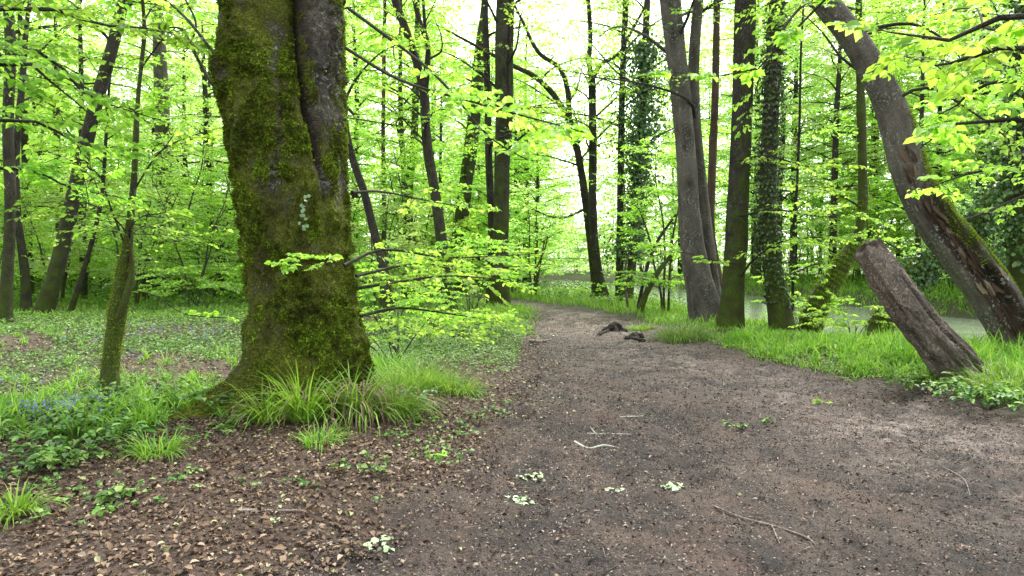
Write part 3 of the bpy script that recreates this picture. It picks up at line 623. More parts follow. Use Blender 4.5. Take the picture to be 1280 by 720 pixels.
# ---- the sawn-off leaning log
def cut_log():
    px = [(1226, 504), (1196, 460), (1155, 408), (1120, 362), (1084, 312)]; wd = [94, 74, 60, 54, 47]; Y = 9.2
    pts = [at(a_, b_, Y) for a_, b_ in px]; pts[0][2] -= .2; rad = [w_/F*Y/2*.86 for w_ in wd]; b0 = base_loc(pts[0])
    t = thing("leaning_log", "broken-off log leaning left from the grass at the path edge", "log", b0)
    b = Buf()
    def rf(rr, S, TH, q):
        f = fbm(q*np.array([5, 5, 1.1])+4, 4); st = ss(.50, .54, f)
        return rr*(1-.11*st-.07*ss(.52, .58, fbm(q*np.array([11, 11, 2.0]), 3)))+.012*np.sin(TH*2)-.035*ss(.56, .64, fbm(q*np.array([13, 13, .7])+50, 3))-.05*ss(.1, 0, np.abs(((TH+1.2+PI) % (2*PI))-PI))*ss(2.6, 1.6, S)+.03*(fbm(P3(S*2.2, TH*0, 3), 2)-.5)
    c, r, V, N = tube(b, pts, rad, n=240, k=130, rough=.16, flare=.12, flh=.3, moss=lambda V, N: .10+.35*ss(.9, 0, V[..., 2])+.1*N[..., 2], seed=5, rfun=rf, grain=2.5)
    b.build("trunk", M['log'], t, b0)
    cb = Buf(); e = V[-1]; ce = e.mean(0); tn = norm(c[-1]-c[-2]); rings = [e*.999+ce*.001]+[ce+(e-ce)*f+tn*(.012*math.sin(f*20)+.05*(1-f))+tn*(.13*(vnoise(e*14+f*2)-.4)*min(1, (1-f)*6+.3))[:, None] for f in (.93, .8, .65, .5, .35, .2, .08, .01)]
    cb.add(np.concatenate(rings), ringfaces(len(rings), len(e)), np.concatenate(rings)*[6, 6, 1], np.zeros(len(e)*len(rings)), np.full(len(e)*len(rings), .25)); cb.build("broken_end", M['log'], t, b0)
cut_log()
tree("leaning_tree", "mossy ivy-hung tree leaning right behind the broken-off log", "tree",
     [(1084, 428), (1118, 372), (1150, 338), (1200, 305), (1262, 230), (1330, 130), (1390, 20)], [44, 34, 34, 32, 34, 32, 26], 15.6, 'dark', 1.0, 4, (6, 4, 2.6, .09), flare=.3, k=30, n=90, ivy=(7500, 1.0, 7.5, .30, .09), up=.6, lmat='mid', rough=.2, tufts=(12000, 5))
tree("ivy_clad_tree", "dark ivy-smothered trunk cut by the right edge of the picture", "tree",
     [(1292, 425), (1284, 340), (1280, 250), (1282, 150), (1290, 40)], [60, 52, 48, 46, 44], 14.2, 'dark', .7, 5, (8, 4.6, 3, .09), ivy=(6500, 1.4, 7.5, .30, .09), lmat='mid')
def pole(label, px, wd, Y, mat='pole', moss=.4, cr=None):
    tree("leaning_pole", label, "dead pole", px, wd, Y, mat, moss, 0, cr, flare=.1, k=8, n=30)
pole("short mossy pole leaning right beside the big ridged tree", [(798, 388), (808, 366), (824, 338), (842, 316)], [11, 10, 8, 6], 22, 'pole', .9)
pole("thin dark pole leaning right behind the short mossy pole", [(796, 384), (806, 345), (820, 305), (845, 268)], [6, 5, 5, 3], 23, 'dark', .2)
pole("pale bare sapling arching across the ivy tree", [(786, 384), (781, 340), (795, 290), (812, 255), (838, 232)], [4, 3.6, 3, 3, 2], 24, 'grey', .0)

# ---- left of the great beech
tree("young_tree", "slender crooked mossy young tree in the ground cover left of the great beech", "tree",
     [(138, 508), (139, 460), (146, 400), (153, 350), (160, 300), (168, 220), (172, 130), (180, 40), (176, -30)], [32, 24, 21, 22, 13, 9, 7, 6, 5], 8.1, 'pole', .8, 2.5, (8, 3.0, 1.6, .065), flare=.25, k=24, n=140, lmat='mid', rough=.32, moss_h=1.2, tufts=(5000, 2.2),
     forks=[([(148, 398, 8.0), (158, 370, 8.0), (165, 338, 8.05), (162, 300, 8.1)], [10, 11, 9, 4], 0)],
     boughs=[([(158, 312, 8.1), (135, 250, 7.9), (120, 215, 7.6), (60, 190, 7.3)], dict(size=.062, sl=.5, r0=.012)), ([(166, 240, 8.1), (200, 190, 8.2), (240, 170, 8.4), (275, 160, 8.5)], dict(size=.062, sl=.5, r0=.012)),
             ([(152, 360, 8.1), (195, 370, 8), (230, 392, 8), (290, 398, 8)], dict(size=.05, sl=.2, r0=.007, ns=4, t0=.6))])
tree("forest_tree", "dark tree leaning right in the wood at the left side", "tree",
     [(50, 394), (70, 340), (84, 280), (100, 210), (120, 130), (140, 60), (157, -10)], [36, 28, 26, 25, 23, 21, 19], 21, 'dark', .55, 6, (9, 6.5, 3.6, .10), lmat='mid')
tree("forest_tree", "dark upright tree nearest the left edge of the picture", "tree",
     [(5, 404), (10, 330), (13, 250), (10, 160), (13, 60), (8, -20)], [26, 20, 19, 19, 18, 17], 17.5, 'dark', .5, 5, (9, 6, 3.2, .09), lmat='mid')
tree("forest_tree", "short-looking dark trunk between the left-edge tree and the leaning one", "tree",
     [(33, 388), (31, 340), (22, 270), (20, 200), (28, 100)], [20, 16, 13, 12, 11], 23.5, 'dark', .4, 4, (8, 6.5, 3, .10), lmat='mid')
tree("forest_tree", "massive pale old trunk with a broad skirted foot deep in the left wood", "tree",
     [(212, 364), (210, 325), (208, 280), (205, 220), (203, 150), (200, 70)], [66, 42, 32, 29, 27, 24], 34, 'grey', .45, 6, (10, 6, 4, .12), lmat='bright', flare=.5)
tree("forest_tree", "thin dark stem leaning right close beside the leaning dark tree", "tree",
     [(84, 386), (104, 340), (118, 290), (128, 240), (132, 180)], [11, 9, 8, 7, 6], 22, 'dark', .4, 4, (6, 4.2, 2.4, .10), lmat='mid')
tree("sapling", "stick-thin stem leaning right in front of the massive pale trunk", "sapling",
     [(194, 366), (210, 325), (228, 285), (242, 240)], [4.5, 4, 3.5, 3], 26, 'dark', .2, 2, (5, 3.5, 1.5, .09), k=8, lmat='bright')
tree("forest_tree", "small dark trunk right of the massive pale one, close to the great beech", "tree",
     [(277, 358), (270, 300), (262, 240), (258, 150)], [14, 11, 10, 9], 35, 'dark', .4, 5, (8, 5, 3, .12), lmat='bright')
tree("forest_tree", "dark bent trunk leaning left just right of the great beech", "tree",
     [(488, 390), (480, 340), (469, 295), (455, 240), (437, 185), (424, 110)], [18, 14, 13, 12, 11, 10], 19, 'dark', .35, 5, (7, 5.2, 2.8, .09), lmat='bright')
tree("forest_tree", "pinkish straight pole standing right of the bent trunk", "tree",
     [(479, 372), (480, 280), (479, 180), (480, 60)], [8, 7, 6, 6], 28, 'red', .1, 5, (6, 6, 2.4, .11), k=10, lmat='bright')
tree("forest_tree", "crooked mossy trunk between the pinkish pole and the slim forked tree", "tree",
     [(534, 374), (524, 335), (511, 285), (511, 235), (518, 165), (520, 90)], [18, 15, 14, 13, 11, 10], 29, 'pole', .9, 5, (8, 5.4, 3, .11), lmat='bright')

# ---- trees standing outside the frame whose boughs hang into it
def side_tree(label, x, y, boughs, lmat, r=.13, side=1):
    b0 = base_loc((x, y)); t = thing("beech_tree", label, "tree", b0); tb, wb, lb = Buf(), Buf(), Buf()
    c, rr, _, _ = tube(tb, [b0-[0, 0, .15], b0+[.05, .1, 1.5], b0+[side*.2, .1, 4], b0+[side*.6, .3, 9]], [r, r*.85, r*.7, .03], n=60, k=24, rough=.1, flare=.4, moss=moss_fn(.6, b0[2]))
    for z0, ps, kw in boughs:
        w2, l2 = Buf(), Buf(); j = int(np.argmin(np.abs(c[:, 2]-z0))); bough(w2, l2, [c[j]]+[at(*q) for q in ps], kw.get('r0', .022), .004, kw.get('ns', 14), kw.get('sl', .5), 6, 5, kw.get('size', .075), 1, .0024, t0=kw.get('t0', .35))
        l2.build("foliage", M[lmat], w2.build("branch", M['dark'], t, b0), b0, attrs=False)
    limbs(wb, lb, c, rr, 7, 4.5, 8.6, 1.9, 7, .8, size=.075)
    tb.build("trunk", M['beech'], t, b0); lb.build("foliage", M[lmat], wb.build("branches", M['dark'], t, b0), b0, attrs=False)
side_tree("young beech reaching in from the right, its pale leaves hanging over the top right corner", 5.6, 4.3,
          [(2.7, [(1240, 60, 4.3), (1195, 85, 4.6), (1130, 70, 5.0)], dict(ns=12)), (3.1, [(1260, -30, 4.6), (1190, -40, 5.0), (1110, -60, 5.6), (1040, -50, 6.0)], dict(ns=14, sl=.4)),
           (2.4, [(1260, 150, 5.0), (1190, 160, 5.4), (1150, 185, 6.0)], dict(ns=10, sl=.36)), (3.0, [(1280, 20, 3.6), (1190, 50, 3.7), (1110, 40, 3.9)], dict(ns=12, sl=.42)),
           (2.9, [(1160, -50, 5.6), (1040, -10, 6.2), (940, 90, 6.6), (840, 90, 7.0)], dict(ns=14, sl=.3, t0=.62)), (2.9, [(1260, 100, 6.4), (1200, 130, 7), (1160, 150, 7.6)], dict(ns=14, sl=.45)),
           (3.4, [(1270, 40, 6.4), (1220, 10, 7.4), (1160, 20, 8.4)], dict(ns=12, sl=.5)), (2.2, [(1290, 210, 6.0), (1220, 215, 6.5), (1160, 235, 7.5)], dict(ns=12, sl=.45))], 'bright', side=1)
side_tree("young beech reaching in from the left, its darker leaves hanging over the top left corner", -5.9, 5.6,
          [(2.9, [(20, 60, 6.0), (110, 120, 6.6), (200, 150, 7.2)], dict(ns=16)), (3.4, [(30, 10, 6.2), (120, 30, 6.8), (210, 40, 7.4), (260, 70, 8)], dict(ns=16)),
           (2.4, [(10, 150, 6.4), (90, 175, 7.0), (170, 200, 7.6)], dict(ns=14)), (2.9, [(0, 80, 5.4), (60, 100, 5.6), (120, 150, 6)], dict(ns=12)),
           (3.6, [(60, -20, 7.5), (150, 0, 8), (240, 10, 8.6)], dict(ns=14, sl=.6)), (2.1, [(10, 210, 7), (90, 235, 7.8), (170, 250, 8.6)], dict(ns=12, sl=.45))], 'mid', side=-1)

# ---- the wood behind: a few kinds of tree, copied with all their parts
def variant(kind, sd, H, r0, crown, n_l, sl, size, lmat, mat, zlow, stems=1, spread=0.0):
    g = np.random.default_rng(sd); t = thing(kind, "tree", "tree", (0, 0, 0)); tb, wb, lb = Buf(), Buf(), Buf()
    for s in range(stems):
        a = g.uniform(0, 6.28); sp = spread*g.uniform(.5, 1.2); h = H*g.uniform(.75, 1.0) if stems > 1 else H
        p0 = np.array([math.cos(a), math.sin(a), 0])*.12*(stems > 1)
        pts = [p0-[0, 0, .3]]+[p0+np.array([math.cos(a)*sp*f**1.4+g.normal(0, .12*f), math.sin(a)*sp*f**1.4+g.normal(0, .12*f), h*f]) for f in (.12, .3, .5, .75, 1)]
        c, r, _, _ = tube(tb, pts, [r0, r0*.9, r0*.8, r0*.66, r0*.4, .012], n=50, k=10 if stems == 1 else 7, rough=.1, flare=.4 if stems == 1 else .1, flh=.35, moss=moss_fn(.45, 0), seed=sd+s)
        limbs(wb, lb, c, r, max(3, n_l//stems), zlow, h-.2, crown, 11, sl, 6, 5, size, g=g, elev=(-.1, .7))
    tr, br = tb.build("trunk", M[mat], t), wb.build("branches", M['dark'], t); lf = lb.build("foliage", M[lmat], br, attrs=False)
    return t, [(tr, []), (br, [lf])]
big = [variant("forest_tree", 100+i, H, r0, cr, int(nl*1.4), 1.15, .14, lm, mt, zl) for i, (H, r0, cr, nl, lm, mt, zl) in enumerate(
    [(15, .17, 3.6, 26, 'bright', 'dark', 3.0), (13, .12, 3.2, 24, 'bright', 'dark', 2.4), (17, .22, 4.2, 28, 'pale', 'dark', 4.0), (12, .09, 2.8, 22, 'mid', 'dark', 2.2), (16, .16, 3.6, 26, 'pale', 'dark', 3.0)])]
small = [variant("understorey_bush", 200+i, H, r0, cr, nl, .9, sz, lm, 'pole', .5, st, sp) for i, (H, r0, cr, nl, lm, st, sp, sz) in enumerate(
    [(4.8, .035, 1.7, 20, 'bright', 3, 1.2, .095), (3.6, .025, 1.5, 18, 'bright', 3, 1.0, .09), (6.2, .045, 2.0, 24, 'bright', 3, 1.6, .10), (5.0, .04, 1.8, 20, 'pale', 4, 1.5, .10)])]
placed = []
def free(x, y, d):
    if river(x, y) > -.8: return False
    if pl(y)-d*.5-.3 < x < pr(y)+d*.5+.3: return False
    a = x/max(y, 1)
    if .035 < a < .17 and 24 < y < 84: return False
    if -.04 < a <= .035 and 16 < y < 29: return False
    return all((x-p)**2+(y-q)**2 > d*d for p, q in placed)
used = set()
def scatter(kinds, cnt, ymin, ymax, amin, amax, dmin, zone, g, pick=None, sc=(.85, 1.2)):
    made = 0; tries = 0
    while made < cnt and tries < cnt*60:
        tries += 1; y = ymin+(ymax-ymin)*g.random()**.8; x = y*g.uniform(amin, amax)
        if not free(x, y, dmin): continue
        placed.append((x, y)); i = int(g.integers(len(kinds))) if pick is None else pick[int(g.integers(len(pick)))]
        src, kids = kinds[i]; lab, grp, cat = zone
        loc = (x, y, float(gz(x, y, False))); rz = g.uniform(0, 6.28); s = g.uniform(*sc)
        if id(src) not in used:
            used.add(id(src)); src.location = loc; src.rotation_euler = (0, 0, rz); src.scale = (s, s, s); tag(src, lab, cat, grp)
        else: copy_thing(src, kids, loc, rz, s, lab, grp, cat)
        made += 1
gs = np.random.default_rng(21)
ZL = ("leafy background tree among many alike, deep in the wood left of the path", "trees of the wood left of the path", "tree")
ZR = ("leafy background tree among many alike on the far side of the river", "trees across the river", "tree")
ZC = ("leafy background tree among many alike, far off beyond the path bend", "trees beyond the path bend", "tree")
UL = ("low leafy bush under the trees left of the path", "bushes of the wood left of the path", "bush")
UR = ("leafy bush on the river banks", "bushes on the river banks", "bush")
UC = ("leafy bush far off beyond the path bend", "bushes beyond the path bend", "bush")
scatter(big, 44, 27, 66, -.80, -.06, 2.6, ZL, gs, pick=[0, 1, 2, 4, 4, 2])
scatter(big, 16, 34, 80, -.06, .08, 3.0, ZC, gs)
scatter(big, 14, 86, 125, -.03, .28, 2.6, ZC, gs, pick=[4, 1, 2], sc=(1., 1.3))
scatter(small, 14, 86, 115, -.03, .28, 2.2, UC, gs, pick=[3, 0], sc=(1.2, 1.8))
scatter(big, 26, 34, 58, .20, .85, 2.8, ZR, gs, pick=[2, 1, 4, 4], sc=(1.1, 1.5))
scatter(big, 26, 40, 90, .22, .85, 3.4, ZR, gs, pick=[1, 2, 4])
scatter(small, 85, 22, 56, -.80, -.10, 1.6, UL, gs, pick=[0, 3, 2, 1])
scatter(small, 16, 28, 70, -.08, .12, 2.0, UC, gs, pick=[0, 2, 3])
scatter(small, 50, 20, 60, .16, .85, 1.8, UR, gs, pick=[0, 2, 3])

for src, kids in big+small:          # a kind that found no place is not part of the scene
    if id(src) not in used:
        for k_, subs in kids:
            for q_ in subs+[k_]: bpy.data.objects.remove(q_)
        bpy.data.objects.remove(src)

# ---- the far wood, one mass
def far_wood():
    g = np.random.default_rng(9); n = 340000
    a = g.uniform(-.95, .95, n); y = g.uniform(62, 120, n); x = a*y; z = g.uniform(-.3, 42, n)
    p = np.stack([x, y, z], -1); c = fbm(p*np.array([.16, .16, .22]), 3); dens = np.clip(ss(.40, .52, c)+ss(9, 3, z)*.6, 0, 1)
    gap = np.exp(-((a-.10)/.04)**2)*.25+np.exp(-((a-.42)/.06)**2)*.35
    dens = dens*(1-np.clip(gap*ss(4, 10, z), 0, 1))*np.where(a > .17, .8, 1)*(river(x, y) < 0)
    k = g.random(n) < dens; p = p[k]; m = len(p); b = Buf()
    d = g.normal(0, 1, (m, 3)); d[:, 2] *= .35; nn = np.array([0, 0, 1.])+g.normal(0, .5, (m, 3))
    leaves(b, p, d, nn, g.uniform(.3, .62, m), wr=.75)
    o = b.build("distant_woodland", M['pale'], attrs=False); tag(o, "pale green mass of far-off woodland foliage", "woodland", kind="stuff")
far_wood()

# ================================================================== GROUND COVER
M['grass'] = leaf_mat("grass_blade", [(0, (.09, .22, .015)), (.5, (.18, .38, .035)), (1, (.34, .52, .08))], .4, (1.3, 1.25, .8), .5, .3)
M['grass_dull'] = leaf_mat("woodrush_blade", [(0, (.05, .13, .015)), (.5, (.14, .29, .035)), (.86, (.27, .42, .07)), (1, (.30, .26, .12))], .35, (1.2, 1.2, .8), .45, .4)
M['straw'] = isl_mat("dead_blade", [(0, (.10, .07, .04)), (1, (.34, .25, .16))], trans=.2)
M['herb'] = leaf_mat("herb_leaf", [(0, (.03, .08, .015)), (.4, (.09, .20, .035)), (.8, (.19, .36, .06)), (1, (.34, .48, .14))], .35, (1.2, 1.2, .8), .45, .4)
M['litter'] = isl_mat("dead_leaf", [(0, (.03, .018, .010)), (.35, (.085, .050, .028)), (.65, (.16, .10, .058)), (.88, (.27, .18, .11)), (.96, (.40, .32, .22)), (1, (.30, .36, .12))], .65, .35, .1)
M['chip'] = isl_mat("path_chip", [(0, (.012, .009, .007)), (.45, (.07, .055, .045)), (.8, (.19, .135, .10)), (1, (.42, .34, .28))], .8, .25)
M['bluebell'] = isl_mat("bluebell_flower", [(0, (.16, .17, .50)), (1, (.34, .36, .72))], .5, .3, .3)
M['lichen'] = isl_mat("lichened_bark", [(0, (.30, .31, .24)), (.5, (.42, .43, .34)), (1, (.52, .53, .44))])
M['scrap'] = leaf_mat("pale_fallen_leaf", [(0, (.35, .50, .25)), (1, (.55, .66, .42))], .15, (1, 1, 1), .6, .3)
M['stick'] = bark_mat("weathered_stick", (.16, .13, .10), (.46, .40, .33), .8)

def blades(buf, P, h, w, lean, g, dirs=None, curve=.5, seg=3):
    n = len(P)
    if n == 0: return
    a = g.uniform(0, 2*PI, n) if dirs is None else dirs; H = np.stack([np.cos(a), np.sin(a), 0*a], -1); S = np.stack([-np.sin(a), np.cos(a), 0*a], -1)
    tw = g.uniform(-.8, .8, n)[:, None]; S = norm(S+H*tw)
    t = np.linspace(0, 1, seg+1)
    h = h[:, None, None]; lean = np.broadcast_to(lean, (n,))[:, None, None]; tt = t[None, :, None]
    th = lean*.35+lean*1.25*tt**1.2*curve*2
    c = P[:, None]+H[:, None]*h*tt*np.sin(th)+np.array([0, 0, 1.])*h*tt*np.cos(th*.92)
    wv = np.array([.7, 1., .7, .06])[:seg+1] if seg == 3 else np.interp(t, [0, .3, .7, 1], [.6, 1, .7, .05])
    W = np.broadcast_to(w, (n,))[:, None, None]*wv[None, :, None]*.5
    v = np.stack([c-S[:, None]*W, c+S[:, None]*W], 2).reshape(n, -1, 3)
    q = np.array([[2*i, 2*i+1, 2*i+3, 2*i+2] for i in range(seg)])
    buf.add(v, q[None]+np.arange(n)[:, None, None]*(2*(seg+1)))
def samp(n, x0, x1, y0, y1, dens, g):
    x = g.uniform(x0, x1, n); y = g.uniform(y0, y1, n); k = g.random(n) < dens(x, y); x, y = x[k], y[k]
    return np.stack([x, y, gz(x, y)], -1)
def stuff(buf, name, mat, label, cat):
    if buf.n: return tag(buf.build(name, M[mat], attrs=False), label, cat, kind="stuff")
gc = np.random.default_rng(33)
infr = lambda x, y: np.abs(x) < .74*y+.8
# right bank: long bright grass
b = Buf()
def dr(x, y):
    d = x-pr(y)+(fbm(P3(x, y)*1.6, 2)-.5)*.9; cl = ss(.30, .55, fbm(P3(x, y, 1)*1.9, 2))
    return infr(x, y)*ss(.02, .35, d)*(.12+.88*cl)*ss(-.9, -1.5, river(x, y))*ss(.35, .85, np.hypot(x-5.75, (y-8.75)*1.0))*np.where(y > 12.5, .55, 1)
P = samp(85000, 3.2, 12, 6.2, 17, dr, gc); d_ = P[:, 0]-pr(P[:, 1])
cl = ss(.3, .6, fbm(P*[1.9, 1.9, 0]+[0, 0, 1], 2))
h = (.08+.28*ss(0, .8, d_)*(.25+.95*cl)*ss(16, 11.5, P[:, 1]))*gc.uniform(.6, 1.25, len(P)); blades(b, P, h, gc.uniform(.012, .026, len(P)), gc.uniform(.1, 1.3, len(P)), gc)
stuff(b, "grass", 'grass', "long fresh green grass growing along the river side of the path", "grass")
b = Buf(); P = samp(6000, 3.2, 12, 6.2, 14, dr, gc); blades(b, P, gc.uniform(.12, .34, len(P)), gc.uniform(.006, .014, len(P)), gc.uniform(.6, 2.0, len(P)), gc)
stuff(b, "dead_grass", 'straw', "straw-coloured dead blades among the river-side grass", "dead grass")
# verges further off, both sides
b = Buf()
def dv(x, y):
    o = np.maximum(pl(y)-x, x-pr(y))+(fbm(P3(x, y)*1.2, 2)-.5)*.9
    return ss(.0, .5, o)*(.25+.75*ss(.35, .6, fbm(P3(x, y, 6)*.9, 2)))*(river(x, y) < -.15)*infr(x, y)
P = samp(90000, -8, 9, 16.5, 44, lambda x, y: dv(x, y)*np.where(x < pl(y)-2.5, .35, 1)*((x > -3) | (y > 27)), gc)
blades(b, P, gc.uniform(.12, .34, len(P)), gc.uniform(.014, .028, len(P)), gc.uniform(.15, .9, len(P)), gc)
P = samp(60000, -30, -3.5, 19, 40, lambda x, y: infr(x, y)*ss(.36, .55, fbm(P3(x, y, 8)*.35, 3)), gc)
blades(b, P, gc.uniform(.12, .32, len(P)), gc.uniform(.018, .035, len(P)), gc.uniform(.2, 1., len(P)), gc)
P = samp(60000, 11, 46, 22, 60, lambda x, y: infr(x, y)*(river(x, y) < -.1)*1.0, gc)
blades(b, P, gc.uniform(.2, .5, len(P)), gc.uniform(.03, .05, len(P)), gc.uniform(.2, 1., len(P)), gc)
stuff(b, "grass", 'grass', "short pale grass on the clearings and verges farther back", "grass")
# low herbs, ivy and seedlings over the left-hand floor
b = Buf(); b2 = Buf()
def cover(n, x0, x1, y0, y1, sz, hmax, dens, buf, mul=3):
    P = samp(n, x0, x1, y0, y1, dens, gc); n = len(P); P = np.repeat(P, mul, 0); zz = gc.uniform(.015, hmax, n).repeat(mul)
    P[:, 2] += zz; P[:, :2] += gc.normal(0, sz*.5, (len(P), 2)); d = gc.normal(0, 1, (len(P), 3)); d[:, 2] = gc.normal(.05, .3, len(P))
    leaves(buf, P, d, np.array([0, -.15, 1.])+gc.normal(0, .35, (len(P), 3)), sz*gc.uniform(.55, 1.35, len(P)), wr=.8)
grn = lambda x, y: greenness(x, y)*(x < pl(y)-.15)*infr(x, y)
cover(30000, -14, 1, 5.6, 14, .036, .10, lambda x, y: grn(x, y)*.85*ss(-.2, 1, pl(y)-x), b)
cover(34000, -22, 1, 12, 26, .055, .16, grn, b)
cover(16000, -2.6, .6, 8.5, 19, .036, .13, lambda x, y: (x < pl(y)-.1)*ss(9.3, 12, y+gc.normal(0, .4, len(x)))*.9, b)
cover(5000, 3.2, 9, 6.2, 12, .035, .09, lambda x, y: (x > pr(y)+.05)*.6*(river(x, y) < -.1)*infr(x, y), b)
cover(15000, -34, 34, 24, 60, .14, .4, lambda x, y: infr(x, y)*(river(x, y) < -.3)*((x < pl(y)-.6) | (x > pr(y)+.6)), b)
stuff(b, "ground_cover", 'herb', "low leafy ground cover of herbs and ivy under the trees", "ground cover")
# fresh tufts near the left edge and bluebells
b = Buf()
def tufts(buf, n, dens, x0, x1, y0, y1, bl, h, w, lean=(.2, 1.2)):
    P = samp(n, x0, x1, y0, y1, dens, gc); n = len(P); sc = gc.uniform(.6, 1.3, n).repeat(bl); P = P.repeat(bl, 0); P[:, :2] += gc.normal(0, .035, (len(P), 2))*sc[:, None]
    blades(buf, P, h*sc*gc.uniform(.5, 1.1, len(P)), gc.uniform(*w, len(P)), gc.uniform(*lean, len(P)), gc)
tufts(b, 300, lambda x, y: ss(.42, .56, fbm(P3(x, y, 12)*.9, 2))*(y > 5.6+.35*np.clip(x+5, -3, 8)), -7, -2.6, 4.9, 9.5, 20, .24, (.008, .016))
tufts(b, 190, lambda x, y: (y > 5.3+.35*np.clip(x+5, -3, 8))*1., -5.0, -3.1, 5.2, 7.1, 20, .27, (.012, .024))
tufts(b, 240, lambda x, y: ss(.5, .6, fbm(P3(x, y, 12)*.7, 2)), -14, -2.5, 9, 18, 16, .26, (.014, .024))
stuff(b, "grass", 'grass', "scattered fresh grass and bluebell leaves in the left foreground", "grass")
b = Buf(); P = samp(260, -9.5, -3.4, 5.7, 15, lambda x, y: ss(.42, .55, fbm(P3(x, y, 15)*.8, 2)), gc); P = P.repeat(6, 0); P[:, 2] += gc.uniform(.1, .26, len(P)); P[:, :2] += gc.normal(0, .02, (len(P), 2))
P2 = np.stack([gc.normal(-4.15, .26, 420), gc.normal(6.55, .2, 420), gc.uniform(.16, .34, 420)], -1); P = np.concatenate([P, P2])
d = gc.normal(0, .4, (len(P), 3)); d[:, 2] = -1; leaves(b, P, d, gc.normal(0, 1, (len(P), 3)), gc.uniform(.018, .032, len(P)), wr=.8)
stuff(b, "bluebells", 'bluebell', "small blue-violet bluebell flowers among the greenery at the left", "flowers")
# leaf litter and path rubble
b = Buf()
def flat(buf, n, x0, x1, y0, y1, dens, s0, s1, up=.012, wr=.6, tilt=.35, detail=0):
    P = samp(n, x0, x1, y0, y1, dens, gc); m = len(P); P[:, 2] += gc.uniform(.002, up, m); d = gc.normal(0, 1, (m, 3)); d[:, 2] = gc.normal(0, tilt*.6, m)
    leaves(buf, P, d, np.array([0, 0, 1.])+gc.normal(0, tilt, (m, 3)), gc.uniform(s0, s1, m), wr=wr, detail=detail, fold=.18)
lz = lambda x, y: ss(-.55, .35, pl(y)-x+(fbm(P3(x, y, 20)*1.3, 3)-.5)*1.6)*infr(x, y)
flat(b, 36000, -6.5, 1, 2.8, 7.5, lz, .018, .048, .02, detail=1)
flat(b, 34000, -9, 1.2, 7, 15, lambda x, y: lz(x, y)*(.7+.3*(pl(y)-x < 1.6)), .03, .06, .05)
flat(b, 2600, -6.5, 1.0, 2.9, 9, lz, .04, .062, .04, .55, .55, detail=1)
flat(b, 16000, -16, 2, 14, 26, lambda x, y: lz(x, y)*.8, .05, .09, .04)
flat(b, 16000, -1, 5, 2.8, 14, lambda x, y: .10+.6*ss(2.2, .2, x-pl(y)), .012, .04, .014, detail=1)
flat(b, 5000, 3.0, 6, 6, 14, lambda x, y: ss(-.7, .1, x-pr(y))*.6, .02, .045, .012)
stuff(b, "leaf_litter", 'litter', "reddish-brown dead leaves strewn over the woodland floor and path edge", "leaf litter")
b = Buf()
pz = lambda x, y: ss(-.5, .2, np.minimum(x-pl(y), pr(y)-x))*infr(x, y)
flat(b, 80000, -1.8, 5, 2.8, 8, pz, .006, .024, .018, .45, .8)
flat(b, 36000, -1.5, 5, 8, 22, pz, .012, .04, .02, .5, .7)
flat(b, 2500, -1.8, 5, 2.8, 10, pz, .025, .055, .025, .35, .5, detail=1)
flat(b, 14000, -6, 0, 2.8, 6, lambda x, y: (x < pl(y))*infr(x, y)*.9, .006, .018, .012, .5, .6)
stuff(b, "mud_crumbs", 'chip', "dark crumbs of mud, bark and grit on the path", "path debris")
b = Buf(); P = samp(2600, -6, 5, 2.9, 12, lambda x, y: infr(x, y)*(.35+.65*(x < pl(y)+.6)), gc); m = len(P); a_ = gc.uniform(0, 6.28, m); L_ = gc.uniform(.03, .14, m)
P[:, 2] += .008; Q = P+np.stack([np.cos(a_)*L_, np.sin(a_)*L_, gc.normal(0, .01, m)], -1); prisms(b, P, Q, .0022, .0012)
P = samp(260, 0, 5, 3, 12, pz, gc); m = len(P); a_ = gc.uniform(0, 6.28, m); L_ = gc.uniform(.06, .2, m); P[:, 2] += .01
prisms(b, P, P+np.stack([np.cos(a_)*L_, np.sin(a_)*L_, gc.normal(0, .01, m)], -1), .0028, .0014)
stuff(b, "twig_litter", 'chip', "fine broken twigs lying over the path and leaf litter", "twigs")

# ---- tufts one could point at
def tuft(name, label, x, y, n, h, w, mat, r=.2, lean=(.3, 1.3), dead=0, cat="grass tuft", group=None, out=True, seg=5):
    z = float(gz(x, y)); t = thing(name, label, cat, (x, y, z), group); a = gc.uniform(0, 2*PI, n); rr = r*np.sqrt(gc.random(n))
    P = np.stack([x+np.cos(a)*rr, y+np.sin(a)*rr, 0*a], -1); P[:, 2] = gz(P[:, 0], P[:, 1])-.01
    dirs = a+gc.normal(0, .5, n); b = Buf(); blades(b, P, h*gc.uniform(.45, 1.1, n), gc.uniform(w*.6, w*1.2, n), gc.uniform(*lean, n), gc, dirs, seg=seg); b.build("blades", M[mat], t, (x, y, z), attrs=False)
    if dead:
        a = gc.uniform(0, 2*PI, dead); P = np.stack([x+np.cos(a)*r*.5, y+np.sin(a)*r*.5, 0*a], -1); P[:, 2] = gz(P[:, 0], P[:, 1])+gc.uniform(0, .25, dead)
        b = Buf(); blades(b, P, h*gc.uniform(.4, .9, dead), gc.uniform(w*.5, w, dead), gc.uniform(1.1, 2.2, dead), gc, a+gc.normal(0, .4, dead), seg=seg); b.build("dead_blades", M['straw'], t, (x, y, z), attrs=False)
    return t
def gp(px, py): return gnd(px, py)
